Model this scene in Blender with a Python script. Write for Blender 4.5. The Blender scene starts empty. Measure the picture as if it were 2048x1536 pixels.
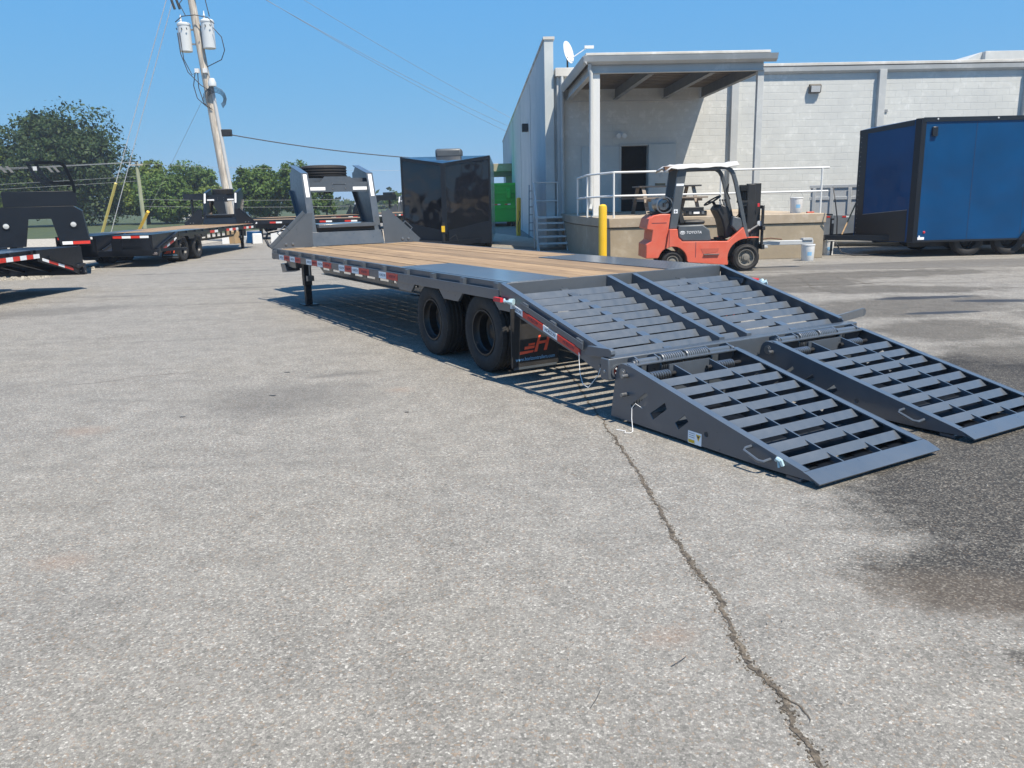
import bpy, bmesh, math, random
from mathutils import Vector, Matrix
from mathutils.geometry import tessellate_polygon
random.seed(7)
SC = bpy.context.scene
COL = SC.collection
R = math.radians

# ------------------------------------------------------------------ camera
cd = bpy.data.cameras.new('camera'); cam = bpy.data.objects.new('camera', cd); COL.objects.link(cam)
PITCH, ROLL = 0.22415, -0.02429
_f = Vector((0, math.cos(PITCH), -math.sin(PITCH))); _u = Vector((0, math.sin(PITCH), math.cos(PITCH))); _r = Vector((1, 0, 0))
_c, _s = math.cos(ROLL), math.sin(ROLL)
_r2 = _c*_r + _s*_u; _u2 = -_s*_r + _c*_u
cam.matrix_world = Matrix(((_r2.x, _u2.x, -_f.x, 0), (_r2.y, _u2.y, -_f.y, 0), (_r2.z, _u2.z, -_f.z, 1.563), (0, 0, 0, 1)))
cd.sensor_fit = 'HORIZONTAL'; cd.sensor_width = 36; cd.lens = 28.80
cd.clip_start = 0.05; cd.clip_end = 3000
SC.camera = cam
# ------------------------------------------------------------------ sky and sun
SUN = Vector((0.33, -0.42, 1.0)).normalized()
ELEV = math.asin(SUN.z); AZ = math.atan2(SUN.x, SUN.y)
w = bpy.data.worlds.new('World'); SC.world = w; w.use_nodes = True
nt = w.node_tree; bgn = nt.nodes['Background']
sky = nt.nodes.new('ShaderNodeTexSky'); sky.sky_type = 'NISHITA'; sky.sun_disc = False
sky.sun_elevation = ELEV; sky.sun_rotation = AZ; sky.altitude = 200; sky.air_density = 0.7; sky.dust_density = 0.0; sky.ozone_density = 8.0
# even out the sky's brightness the way the phone's tone curve does (the same over the whole dome)
_sep = nt.nodes.new('ShaderNodeSeparateColor'); _cmb = nt.nodes.new('ShaderNodeCombineColor'); nt.links.new(sky.outputs[0], _sep.inputs[0])
for _i, (_p, _k) in enumerate(((.50, .80), (.18, 2.20), (-.10, 5.7))):
    _n = nt.nodes.new('ShaderNodeMath'); _n.operation = 'POWER'; _n.inputs[1].default_value = _p; nt.links.new(_sep.outputs[_i], _n.inputs[0])
    _m = nt.nodes.new('ShaderNodeMath'); _m.operation = 'MULTIPLY'; _m.inputs[1].default_value = _k; nt.links.new(_n.outputs[0], _m.inputs[0]); nt.links.new(_m.outputs[0], _cmb.inputs[_i])
nt.links.new(_cmb.outputs[0], bgn.inputs[0]); bgn.inputs[1].default_value = 0.0975
sl = bpy.data.lights.new('sun', 'SUN'); sl.energy = 5.0; sl.angle = R(0.53); sl.color = (1.0, 0.90, 0.76)
so = bpy.data.objects.new('sun', sl); COL.objects.link(so); so.rotation_euler = (-SUN).to_track_quat('-Z', 'Y').to_euler()
SC.view_settings.view_transform = 'Standard'; SC.view_settings.look = 'None'; SC.view_settings.exposure = 0.8; SC.view_settings.gamma = 1
SC.view_settings.use_curve_mapping = False
SC.cycles.max_bounces = 6; SC.cycles.diffuse_bounces = 3; SC.cycles.glossy_bounces = 3; SC.cycles.volume_bounces = 0; SC.cycles.transparent_max_bounces = 6; SC.cycles.transmission_bounces = 2

# ------------------------------------------------------------------ material helpers
MATS = {}
class NT:
    def __init__(s, m): s.t = m.node_tree; s.n = s.t.nodes; s.l = s.t.links
    def new(s, ty, **k):
        n = s.n.new(ty)
        for a, b in k.items(): setattr(n, a, b)
        return n
    def link(s, a, b): s.l.new(a, b)
    def val(s, sock, v):
        if hasattr(v, 'is_linked') or hasattr(v, 'links'): s.link(v, sock)
        else: sock.default_value = v
    def math(s, op, a, b=0.0, c=None, clamp=False):
        n = s.new('ShaderNodeMath', operation=op, use_clamp=clamp); s.val(n.inputs[0], a); s.val(n.inputs[1], b)
        if c is not None: s.val(n.inputs[2], c)
        return n.outputs[0]
    def noise(s, vec, scale, detail=4, rough=.55, dist=0, dim='3D'):
        n = s.new('ShaderNodeTexNoise', noise_dimensions=dim); s.link(vec, n.inputs['Vector']); n.inputs['Scale'].default_value = scale
        n.inputs['Detail'].default_value = detail; n.inputs['Roughness'].default_value = rough; n.inputs['Distortion'].default_value = dist
        return n.outputs[0]
    def ramp(s, v, a, b, lo=0., hi=1.):
        n = s.new('ShaderNodeMapRange', clamp=True); s.link(v, n.inputs[0])
        for i, x in enumerate((a, b, lo, hi)): n.inputs[1+i].default_value = x
        return n.outputs[0]
    def mix(s, fac, a, b, mode='MIX'):
        n = s.new('ShaderNodeMix', data_type='RGBA', blend_type=mode)
        s.val(n.inputs[0], fac)
        for sock, v in ((n.inputs[6], a), (n.inputs[7], b)):
            if isinstance(v, tuple): sock.default_value = (*v[:3], 1)
            else: s.link(v, sock)
        return n.outputs[2]
    def mapping(s, vec, loc=(0, 0, 0), rot=(0, 0, 0), scale=(1, 1, 1), kind='POINT'):
        n = s.new('ShaderNodeMapping', vector_type=kind); s.link(vec, n.inputs[0])
        n.inputs[1].default_value = loc; n.inputs[2].default_value = rot; n.inputs[3].default_value = scale
        return n.outputs[0]
    def bump(s, h, strength, dist=.01):
        n = s.new('ShaderNodeBump'); s.link(h, n.inputs['Height']); n.inputs['Strength'].default_value = strength; n.inputs['Distance'].default_value = dist
        return n.outputs[0]
def newmat(name):
    m = bpy.data.materials.new(name); m.use_nodes = True
    t = NT(m); b = t.n['Principled BSDF']; MATS[name] = m
    return m, t, b
def paint(name, col, rough=.5, metal=0., coat=0., var=.18, scale=2.5, dust=0., dustcol=(.3, .27, .23), bump=0., bscale=60., spec=.5, rand=0.):
    col = tuple(x*.84 for x in col); dustcol = tuple(x*.84 for x in dustcol)
    m, t, b = newmat(name)
    tc = t.new('ShaderNodeTexCoord').outputs['Object']
    n1 = t.noise(tc, scale, 6, .6); n2 = t.noise(tc, scale*9, 4, .6)
    f = t.math('ADD', t.math('MULTIPLY', n1, .7), t.math('MULTIPLY', n2, .3))
    k = t.ramp(f, .3, .7, 1-var, 1+var)
    cm = t.new('ShaderNodeCombineXYZ')
    if rand:
        oi = t.new('ShaderNodeObjectInfo').outputs['Random']
        k = t.math('MULTIPLY', k, t.ramp(oi, 0, 1, 1-rand, 1+rand))
    for i in range(3): t.link(k, cm.inputs[i])
    c = t.mix(1.0, col, cm.outputs[0], 'MULTIPLY')
    if dust: c = t.mix(t.ramp(n1, .42, .72, 0, dust), c, dustcol)
    t.link(c, b.inputs['Base Color'])
    t.link(t.ramp(n2, .3, .7, max(.02, rough-.07), min(1, rough+.1)), b.inputs['Roughness'])
    b.inputs['Metallic'].default_value = metal; b.inputs['Specular IOR Level'].default_value = spec
    if coat: b.inputs['Coat Weight'].default_value = coat; b.inputs['Coat Roughness'].default_value = .16
    if bump: t.link(t.bump(t.noise(tc, bscale, 3), bump, .004), b.inputs['Normal'])
    return m
GREY = paint('gunmetal paint', (.074, .089, .109), .34, coat=.6, var=.14, scale=1.7, dust=.22, dustcol=(.105, .107, .11), bump=.06, bscale=25)
BLACK = paint('black paint', (.005, .007, .012), .36, coat=.15, var=.2, dust=.04, dustcol=(.06, .06, .065))
BLACKB = paint('black powder coat', (.004, .007, .013), .42, var=.2, dust=.06, dustcol=(.03, .032, .038), spec=.4)
RUBBER = paint('tyre rubber', (.015, .015, .016), .75, var=.25, dust=.25, dustcol=(.045, .040, .035), bump=.25, bscale=90)
RIM = paint('black wheel', (.006, .007, .009), .38, var=.2, spec=.4)
GALV = paint('zinc plated steel', (.30, .31, .32), .38, metal=.85, var=.2, scale=12)
STEEL = paint('bare steel', (.28, .27, .26), .45, metal=.6, var=.25, scale=9)
WTAPE = paint('white reflective tape', (.92, .94, .96), .35, var=.06, scale=20)
RTAPE = paint('red reflective tape', (.66, .045, .03), .35, var=.12, scale=20)
WHITE = paint('white paint', (.72, .73, .72), .5, var=.08, dust=.2, dustcol=(.45, .43, .40))
YELLOW = paint('yellow paint', (.80, .50, .02), .42, var=.08, dust=.15, dustcol=(.45, .32, .10))
PYEL = paint('pale yellow plastic', (.72, .60, .16), .5, var=.1)
ORANGE = paint('faded orange paint', (.70, .125, .070), .50, var=.16, scale=4., dust=.45, dustcol=(.46, .17, .12), bump=.05)
LOGO = paint('orange print', (1.0, .13, .06), .5, var=.03)
SKYTXT = paint('light blue print', (.25, .52, .80), .5, var=.02)
INK = paint('dark print', (.02, .025, .06), .6, var=.05)
DKGREY = paint('dark grey plastic', (.075, .090, .105), .45, var=.12, dust=.25, dustcol=(.16, .16, .16))
DARK = paint('greasy black steel', (.016, .017, .019), .5, var=.3, dust=.2, dustcol=(.06, .055, .05))
def gloss_skin(name, col, rough, coat, wav):
    m, t, b = newmat(name); P = t.new('ShaderNodeTexCoord').outputs['Object']
    n = t.noise(P, 1.1, 3, .5); c = t.mix(t.ramp(n, .3, .7), tuple(x*.85 for x in col), tuple(x*1.15 for x in col)); t.link(c, b.inputs['Base Color'])
    b.inputs['Roughness'].default_value = rough; b.inputs['Specular IOR Level'].default_value = .15; b.inputs['Coat Weight'].default_value = coat; b.inputs['Coat Roughness'].default_value = .05
    bn = t.bump(t.noise(P, .8, 2, .5), wav, .12); t.link(bn, b.inputs['Normal']); t.link(bn, b.inputs['Coat Normal']); return m
BLUE = gloss_skin('blue aluminium skin', (.0, .046, .138), .38, .22, .5)
GREEN = paint('green dumpster paint', (.015, .52, .05), .45, var=.12, dust=.1, dustcol=(.02, .16, .03))
DUMPG = paint('dump trailer grey', (.50, .53, .55), .45, var=.12, dust=.3, dustcol=(.46, .45, .43))
PLASTW = paint('white plastic', (.75, .77, .78), .4, var=.05, dust=.2, dustcol=(.5, .5, .48))
LEDL = paint('lamp lens', (.05, .012, .012), .15, var=.3, scale=60)
GLASSY = paint('clear lamp lens', (.55, .57, .58), .12, var=.1, scale=30)
GUY = paint('bright strand', (.95, .96, .97), .5, var=.05)
WIRE = paint('wire', (.03, .032, .036), .6, var=.1)
LWIRE = paint('pale strand wire', (.30, .31, .33), .5, var=.1)
CONDUIT = paint('grey conduit', (.50, .52, .53), .5, var=.1, dust=.2)
TRANSF = paint('transformer enamel', (.60, .64, .66), .4, var=.06, dust=.12)
REDP = paint('red plastic', (.62, .03, .04), .4, var=.05)
WRAP = paint('crumpled clear plastic film', (.45, .62, .68), .25, var=.3, scale=40)
CARDB = paint('cardboard', (.38, .27, .15), .8, var=.1)
RUST = paint('rusty chain', (.16, .085, .05), .8, var=.4, scale=20)
MUDF = paint('mud flap rubber', (.016, .016, .017), .6, var=.25, scale=6, dust=.3, dustcol=(.06, .055, .05))

def wood_mat(name, base, dark, rough=.75, axis=0, sc=1.0, rand=.24):
    m, t, b = newmat(name)
    tc = t.new('ShaderNodeTexCoord').outputs['Object']
    oi = t.new('ShaderNodeObjectInfo').outputs['Random']
    off = t.new('ShaderNodeCombineXYZ'); t.link(t.math('MULTIPLY', oi, 37.), off.inputs[0]); t.link(t.math('MULTIPLY', oi, 11.), off.inputs[1])
    va = t.new('ShaderNodeVectorMath', operation='ADD'); t.link(tc, va.inputs[0]); t.link(off.outputs[0], va.inputs[1])
    s = [22*sc]*3; s[axis] = .9*sc
    v = t.mapping(va.outputs[0], scale=tuple(s))
    n = t.noise(v, 1.6, 6, .62, .6); n2 = t.noise(va.outputs[0], 1.1, 4, .6)
    c = t.mix(t.ramp(n, .36, .66), dark, base)
    k = t.math('MULTIPLY', t.ramp(oi, 0, 1, 1-rand, 1+rand), t.ramp(n2, .3, .7, .86, 1.10))
    cm = t.new('ShaderNodeCombineXYZ')
    for i in range(3): t.link(k, cm.inputs[i])
    c = t.mix(1., c, cm.outputs[0], 'MULTIPLY')
    t.link(c, b.inputs['Base Color']); b.inputs['Roughness'].default_value = rough
    t.link(t.bump(n, .25, .003), b.inputs['Normal'])
    return m
PINE = wood_mat('pine deck boards', (.300, .205, .110), (.165, .105, .055))
GREYWOOD = wood_mat('weathered grey wood', (.26, .22, .185), (.13, .105, .085))
POLEW = wood_mat('weathered pole wood', (.50, .465, .41), (.20, .175, .145), axis=2, sc=.8)
POLEW2 = wood_mat('green treated pole wood', (.34, .36, .24), (.20, .21, .14), axis=2, sc=.6)

def tread_mat():
    m, t, b = newmat('grey tread plate')
    tc = t.new('ShaderNodeTexCoord').outputs['Object']
    v1 = t.mapping(tc, rot=(0, 0, R(45)), scale=(28, 28, 28))
    s = t.new('ShaderNodeSeparateXYZ'); t.link(v1, s.inputs[0])
    a = t.math('ABSOLUTE', t.math('SINE', t.math('MULTIPLY', s.outputs[0], math.pi)))
    c_ = t.math('ABSOLUTE', t.math('SINE', t.math('MULTIPLY', s.outputs[1], math.pi)))
    h = t.math('MULTIPLY', t.math('POWER', a, 2.), t.math('POWER', c_, 6.))
    n = t.noise(tc, 3, 5)
    c = t.mix(t.ramp(n, .35, .7), (.080, .092, .108), (.105, .115, .125))
    t.link(c, b.inputs['Base Color']); b.inputs['Roughness'].default_value = .34
    b.inputs['Coat Weight'].default_value = .8; b.inputs['Coat Roughness'].default_value = .18
    t.link(t.bump(h, .7, .004), b.inputs['Normal'])
    return m
TREAD = tread_mat()

# ------------------------------------------------------------------ mesh helpers
class MB:
    def __init__(s, flip=False): s.v = []; s.f = []; s.flip = flip
    def add(s, vs, fs):
        o = len(s.v); s.v += [tuple(p) for p in vs]; s.f += [tuple(i+o for i in f) for f in fs]; return s
    def box(s, x0, x1, y0, y1, z0, z1):
        return s.add([(x0, y0, z0), (x1, y0, z0), (x1, y1, z0), (x0, y1, z0), (x0, y0, z1), (x1, y0, z1), (x1, y1, z1), (x0, y1, z1)],
                     [(0, 3, 2, 1), (4, 5, 6, 7), (0, 1, 5, 4), (1, 2, 6, 5), (2, 3, 7, 6), (3, 0, 4, 7)])
    def hexa(s, pts):
        return s.add(pts, [(0, 3, 2, 1), (4, 5, 6, 7), (0, 1, 5, 4), (1, 2, 6, 5), (2, 3, 7, 6), (3, 0, 4, 7)])
    def prism(s, poly, ax, a0, a1, holes=()):
        # poly in the two axes other than ax, in order
        oth = [i for i in range(3) if i != ax]
        def P(p, a):
            q = [0, 0, 0]; q[ax] = a; q[oth[0]] = p[0]; q[oth[1]] = p[1]; return tuple(q)
        loops = [list(poly)]+[list(h) for h in holes]
        flat = [p for l in loops for p in l]; n = len(flat)
        tris = tessellate_polygon([[Vector((p[0], p[1], 0)) for p in l] for l in loops])
        vs = [P(p, a0) for p in flat]+[P(p, a1) for p in flat]
        if not holes: fs = [tuple(range(n))[::-1], tuple(range(n, 2*n))]
        else: fs = [tuple(t) for t in tris]+[tuple(i+n for i in t[::-1]) for t in tris]
        o = 0
        for l in loops:
            k = len(l)
            for i in range(k): fs.append((o+i, o+(i+1) % k, n+o+(i+1) % k, n+o+i))
            o += k
        return s.add(vs, fs)
    def bar(s, p0, p1, w, h, up=(0, 0, 1)):
        p0, p1 = Vector(p0), Vector(p1); d = (p1-p0).normalized(); up = Vector(up)
        if abs(d.dot(up)) > .99: up = Vector((0, 1, 0)) if abs(d.y) < .9 else Vector((1, 0, 0))
        x = d.cross(up).normalized()*w/2; z = x.cross(d).normalized()*h/2
        return s.hexa([p0-x-z, p1-x-z, p1+x-z, p0+x-z, p0-x+z, p1-x+z, p1+x+z, p0+x+z])
    def tube(s, pts, r, n=8, caps=True):
        pts = [Vector(p) for p in pts]; m = len(pts); rs = r if isinstance(r, (list, tuple)) else [r]*m
        d0 = (pts[1]-pts[0]).normalized(); ref = Vector((0, 0, 1)) if abs(d0.z) < .9 else Vector((1, 0, 0))
        x = d0.cross(ref).normalized(); vs = []; fs = []
        for i, p in enumerate(pts):
            d = (pts[min(i+1, m-1)]-pts[max(i-1, 0)]).normalized()
            x = (x-d*x.dot(d)).normalized(); y = d.cross(x)
            for k in range(n):
                a = 2*math.pi*k/n; vs.append(p+x*math.cos(a)*rs[i]+y*math.sin(a)*rs[i])
        for i in range(m-1):
            for k in range(n): fs.append((i*n+k, i*n+(k+1) % n, (i+1)*n+(k+1) % n, (i+1)*n+k))
        if caps: fs += [tuple(range(n))[::-1], tuple(range((m-1)*n, m*n))]
        return s.add(vs, fs)
    def lathe(s, prof, ax, c, n=32, closed=False, cap0=True):
        # prof: (radius, offset along axis)
        oth = [i for i in range(3) if i != ax]; vs = []; fs = []; m = len(prof)
        for r, h in prof:
            for k in range(n):
                a = 2*math.pi*k/n; q = list(c); q[ax] += h; q[oth[0]] += r*math.cos(a); q[oth[1]] += r*math.sin(a); vs.append(tuple(q))
        rng = range(m) if closed else range(m-1)
        for i in rng:
            j = (i+1) % m
            for k in range(n): fs.append((i*n+k, i*n+(k+1) % n, j*n+(k+1) % n, j*n+k))
        if not closed:
            if cap0 and prof[0][0] > 1e-4: fs.append(tuple(range(n)))
            if prof[-1][0] > 1e-4: fs.append(tuple(range((m-1)*n, m*n)))
        return s.add(vs, fs)
    def helix(s, ax, c, r, length, turns, wr, n=5, seg=12):
        oth = [i for i in range(3) if i != ax]; pts = []
        for i in range(int(turns*seg)+1):
            a = 2*math.pi*i/seg; q = list(c); q[ax] += length*i/(turns*seg); q[oth[0]] += r*math.cos(a); q[oth[1]] += r*math.sin(a); pts.append(q)
        return s.tube(pts, wr, n)
    def mesh(s, name):
        vs = [(x, -y, z) for x, y, z in s.v] if s.flip else s.v
        me = bpy.data.meshes.new(name); me.from_pydata(vs, [], s.f)
        bm = bmesh.new(); bm.from_mesh(me); bmesh.ops.remove_doubles(bm, verts=bm.verts, dist=1e-5)
        bmesh.ops.recalc_face_normals(bm, faces=bm.faces); bm.to_mesh(me); bm.free()
        me.polygons.foreach_set('use_smooth', [True]*len(me.polygons)); me.set_sharp_from_angle(angle=R(32)); me.update()
        return me
    def build(s, name, mat, parent=None, bevel=0., loc=(0, 0, 0), rot=(0, 0, 0), kind=None):
        me = s.mesh(name); me.materials.append(mat)
        o = bpy.data.objects.new(name, me); COL.objects.link(o); o.parent = parent; o.location = loc; o.rotation_euler = rot
        if bevel:
            b = o.modifiers.new('bevel', 'BEVEL'); b.width = bevel; b.segments = 2; b.limit_method = 'ANGLE'; b.angle_limit = R(40)
        if kind: o['kind'] = kind
        return o
def inst(o, parent=None, loc=None, rot=None, name=None, scale=None, mat=None):
    c = o.copy(); COL.objects.link(c); c.parent = parent if parent is not None else o.parent
    if loc is not None: c.location = loc
    if rot is not None: c.rotation_euler = rot
    if scale is not None: c.scale = scale
    if name: c.name = name
    return c
def copy_tree(o, parent=None):
    c = o.copy(); COL.objects.link(c); c.parent = parent
    for ch in list(o.children): copy_tree(ch, c)
    return c
def tag(o, label=None, cat=None, group=None, kind=None):
    if label: o['label'] = label
    if cat: o['category'] = cat
    if group: o['group'] = group
    if kind: o['kind'] = kind
    return o
def thing(name, label, cat, loc=(0, 0, 0), rz=0., group=None):
    e = bpy.data.objects.new(name, None); COL.objects.link(e); e.location = loc; e.rotation_euler = (0, 0, rz); e.empty_display_size = .2
    return tag(e, label, cat, group)
def text(name, body, size, mat, parent, M, squeeze=1.0, shear=0.0, depth=.0008):
    cu = bpy.data.curves.new('txt', 'FONT'); cu.body = body; cu.size = size; cu.extrude = depth; cu.align_x = 'CENTER'; cu.align_y = 'CENTER'; cu.resolution_u = 3; cu.shear = shear
    ob = bpy.data.objects.new('txt', cu); COL.objects.link(ob)
    bpy.context.view_layer.update()
    me = bpy.data.meshes.new_from_object(ob.evaluated_get(bpy.context.evaluated_depsgraph_get()))
    bpy.data.objects.remove(ob); bpy.data.curves.remove(cu)
    me.transform(M @ Matrix.Diagonal((squeeze, 1, 1, 1))); me.name = name
    me.materials.clear(); me.materials.append(mat)
    o = bpy.data.objects.new(name, me); COL.objects.link(o); o.parent = parent
    return o
def arc(c, r, a0, a1, n):
    return [(c[0]+r*math.cos(R(a0+(a1-a0)*i/n)), c[1]+r*math.sin(R(a0+(a1-a0)*i/n))) for i in range(n+1)]
# ------------------------------------------------------------------ ground
def asphalt_mat():
    m, t, b = newmat('worn pale asphalt')
    P = t.new('ShaderNodeTexCoord').outputs['Object']
    big = t.noise(P, .22, 5, .6, dim='2D'); mid = t.noise(P, 1.3, 6, .62, dim='2D'); fine = t.noise(P, 9., 5, .6, dim='2D'); grit = t.noise(P, 60., 3, .6, dim='2D')
    vo = t.new('ShaderNodeTexVoronoi', feature='F1', voronoi_dimensions='2D'); t.link(P, vo.inputs['Vector']); vo.inputs['Scale'].default_value = 125.
    ve = t.new('ShaderNodeTexVoronoi', feature='DISTANCE_TO_EDGE', voronoi_dimensions='2D'); t.link(P, ve.inputs['Vector']); ve.inputs['Scale'].default_value = 125.
    sp = t.new('ShaderNodeSeparateColor'); t.link(vo.outputs['Color'], sp.inputs[0])
    rnd, rnd2 = sp.outputs[0], sp.outputs[1]
    stone = t.mix(t.ramp(rnd, .0, 1.), (.165, .160, .150), (.395, .38, .352))
    stone = t.mix(t.ramp(rnd, .88, .98, 0, .7), stone, (.62, .605, .57))
    stone = t.mix(t.ramp(rnd2, .90, .93, 0, .7), stone, (.30, .21, .14))
    stone = t.mix(t.ramp(rnd2, .12, .02, 0, .7), stone, (.07, .07, .07))
    edge = t.ramp(ve.outputs['Distance'], .0, .14, 1., 0.)
    exposed = t.ramp(t.math('ADD', t.math('MULTIPLY', mid, .6), t.math('MULTIPLY', fine, .4)), .38, .58, .78, 1.)
    binder = t.mix(grit, (.20, .195, .18), (.34, .325, .295))
    c = t.mix(t.math('MULTIPLY', exposed, .85), binder, stone)
    c = t.mix(t.math('MULTIPLY', edge, .62), c, (.115, .112, .105))
    sp2 = t.noise(P, 34., 5, .72, dim='2D'); sp3 = t.noise(P, 4.2, 5, .65, dim='2D')
    kk = t.math('MULTIPLY', t.ramp(sp2, .28, .72, .80, 1.22), t.ramp(sp3, .3, .7, .88, 1.12)); kc = t.new('ShaderNodeCombineXYZ')
    for i in range(3): t.link(kk, kc.inputs[i])
    c = t.mix(1., c, kc.outputs[0], 'MULTIPLY')
    # broad tone drift: greyer / warmer / tyre polished
    c = t.mix(t.ramp(big, .40, .66, 0, .42), c, t.mix(1., c, (1.08, 1.05, .99), 'MULTIPLY'))
    c = t.mix(t.ramp(mid, .52, .72, 0, .35), c, t.mix(1., c, (.80, .80, .80), 'MULTIPLY'))
    c = t.mix(t.ramp(fine, .60, .75, 0, .30), c, (.32, .30, .27))
    # tyre scuffs: long streaks
    st = t.noise(t.mapping(P, rot=(0, 0, R(24)), scale=(.25, 2.6, 1)), 1.1, 5, .65, .4, dim='2D')
    sep = t.new('ShaderNodeSeparateXYZ'); t.link(P, sep.inputs[0])
    farl = t.ramp(sep.outputs[1], 9, 22, .0, 1.)
    c = t.mix(t.math('MULTIPLY', t.ramp(st, .55, .72, 0, .75), t.math('ADD', t.math('MULTIPLY', farl, .8), .22)), c, (.065, .064, .062))
    # pieces of old patching further off, warmer and paler
    rough = .86
    wob = t.noise(P, 1.7, 6, .68, dim='2D'); wob2 = t.noise(P, 9., 6, .7, dim='2D')
    wb = t.math('ADD', t.math('MULTIPLY', t.math('SUBTRACT', wob, .5), 1.5), t.math('MULTIPLY', t.math('SUBTRACT', wob2, .5), .6))
    def blob(x, y, rx, ry, ang=0., soft=.35, wa=1.):
        q = t.mapping(P, loc=(x, y, 0), rot=(0, 0, R(ang)), scale=(rx, ry, 1), kind='TEXTURE')
        ln = t.new('ShaderNodeVectorMath', operation='LENGTH')
        fl = t.new('ShaderNodeVectorMath', operation='MULTIPLY'); t.link(q, fl.inputs[0]); fl.inputs[1].default_value = (1, 1, 0)
        t.link(fl.outputs[0], ln.inputs[0])
        return t.ramp(t.math('ADD', ln.outputs['Value'], t.math('MULTIPLY', wb, wa)), 1+soft/2, 1-soft/2)
    def union(bl):
        a = bl[0]
        for x in bl[1:]: a = t.math('MAXIMUM', a, x)
        return a
    wet = union([blob(3.22, 4.05, 1.50, 1.25, 10, .28, .45), blob(2.65, 3.03, 1.22, .46, -4, .30, .5), blob(4.3, 5.9, 1.30, 1.7, 25, .3, .5), blob(2.15, 2.42, .50, .13, -6, .3, .5)])
    wet2 = union([blob(5.4, 11.0, 1.6, .9, 15, .5, .8), blob(5.8, 13.0, 1.8, .55, -8, .4, .9), blob(4.9, 9.1, .9, .7, 30, .5, .8), blob(7.8, 10.2, 1.7, .45, 10, .5, .8),
                  blob(6.5, 15.3, 3.0, .65, 6, .4, .9), blob(5.0, 14.2, 1.1, .8, 0, .4, 1.), blob(4.9, 7.4, .9, .8, 10, .6, .8)])
    pud = union([blob(6.0, 11.85, .75, .16, 4, .3, .5), blob(7.0, 11.3, .9, .14, -6, .3, .5), blob(5.55, 10.35, .55, .10, 5, .3, .4)])
    shop = union([blob(9.5, 17.2, 5.5, .75, 4, .3, .4)])
    wc = t.mix(t.ramp(rnd, .35, .95), t.mix(1., c, (.13, .125, .12), 'MULTIPLY'), t.mix(1., c, (.46, .44, .41), 'MULTIPLY'))
    c = t.mix(t.math('MULTIPLY', wet, .95), c, wc)
    c = t.mix(t.math('MULTIPLY', wet2, .75), c, t.mix(1., c, (.36, .345, .33), 'MULTIPLY'))
    c = t.mix(t.math('MULTIPLY', pud, .85), c, (.035, .032, .030))
    c = t.mix(t.math('MULTIPLY', shop, .6), c, (.10, .095, .09))
    # oil ghosts and rusty spots
    oil = union([blob(-1.86, 6.50, .62, .50, 10, .9, .8), blob(-5.4, 6.9, .9, .35, 20, .9, .8), blob(-7.3, 12.6, 1.4, .5, 25, .8, .8), blob(-1.6, 7.4, .3, .08, 20, .6, .4)])
    c = t.mix(t.math('MULTIPLY', oil, .38), c, (.075, .072, .070))
    rust = union([blob(-3.07, 5.67, .13, .10, 0, 1.6, 1.3), blob(-2.06, 3.46, .10, .07, 0, 1.6, 1.3), blob(.55, 2.68, .08, .05, 20, 1.6, 1.3), blob(-.95, 6.75, .10, .08, 0, 1.6, 1.3)])
    c = t.mix(t.math('MULTIPLY', rust, .20), c, (.36, .21, .13))
    tan = union([blob(1.85, 2.93, .48, .20, -12, .7, .5)])
    c = t.mix(t.math('MULTIPLY', tan, .26), c, (.20, .155, .115))
    c = t.mix(1., c, (.77, .77, .755), 'MULTIPLY')
    t.link(c, b.inputs['Base Color'])
    r = t.math('SUBTRACT', .88, t.math('MULTIPLY', wet, .10)); r = t.math('SUBTRACT', r, t.math('MULTIPLY', pud, .42)); r = t.math('SUBTRACT', r, t.math('MULTIPLY', shop, .12))
    t.link(r, b.inputs['Roughness']); b.inputs['Specular IOR Level'].default_value = .35
    h = t.math('ADD', t.math('MULTIPLY', t.ramp(ve.outputs['Distance'], 0, .2), t.math('ADD', t.math('MULTIPLY', rnd, .8), .2)), t.math('MULTIPLY', fine, .6))
    h = t.math('MULTIPLY', h, t.math('SUBTRACT', 1., t.math('MULTIPLY', pud, .97)))
    t.link(t.bump(h, .55, .004), b.inputs['Normal'])
    return m
ASPH = asphalt_mat()
def sheet(name, poly, z, mat, kind='structure'):
    m = MB(); n = len(poly); m.add([(x, y, z) for x, y in poly], [tuple(range(n))])
    me = bpy.data.meshes.new(name); me.from_pydata(m.v, [], m.f); me.materials.append(mat)
    if me.polygons[0].normal.z < 0: me.flip_normals()
    o = bpy.data.objects.new(name, me); COL.objects.link(o); o['kind'] = kind
    return o
sheet('ground', [(-300, -30), (260, -30), (260, 330), (-300, 330)], 0, ASPH)
def soil(name, a, b_, sc=6., bump=.4):
    m, t, b = newmat(name); P = t.new('ShaderNodeTexCoord').outputs['Object']
    n = t.noise(P, sc, 7, .65); c = t.mix(t.ramp(n, .35, .65), a, b_); t.link(c, b.inputs['Base Color']); b.inputs['Roughness'].default_value = .95
    t.link(t.bump(t.noise(P, sc*6, 4), bump, .03), b.inputs['Normal']); return m
GRASSM = soil('mown grass', (.024, .040, .012), (.050, .068, .022), 1.5)
GRAVM = soil('pale limestone gravel', (.20, .185, .155), (.42, .39, .33), 8.)
DIRTM = soil('sandy dirt', (.30, .25, .19), (.40, .35, .28), 2.)
sheet('lawn', [(-290, 44), (-16.5, 44), (-13, 60), (30, 70), (250, 80), (250, 325), (-290, 325)], .012, GRASSM)
sheet('gravel_verge', [(-60, 18.4), (-11.9, 18.7), (-10.9, 19.6), (-10.5, 21.0), (-12.2, 23.5), (-12.6, 44), (-60, 44)], .008, GRAVM)
sheet('dirt_patch', [(-8.5, 36), (-1.5, 29.5), (2.0, 24.6), (1.6, 30), (-2.5, 44), (-7.6, 44)], .006, DIRTM)

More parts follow.
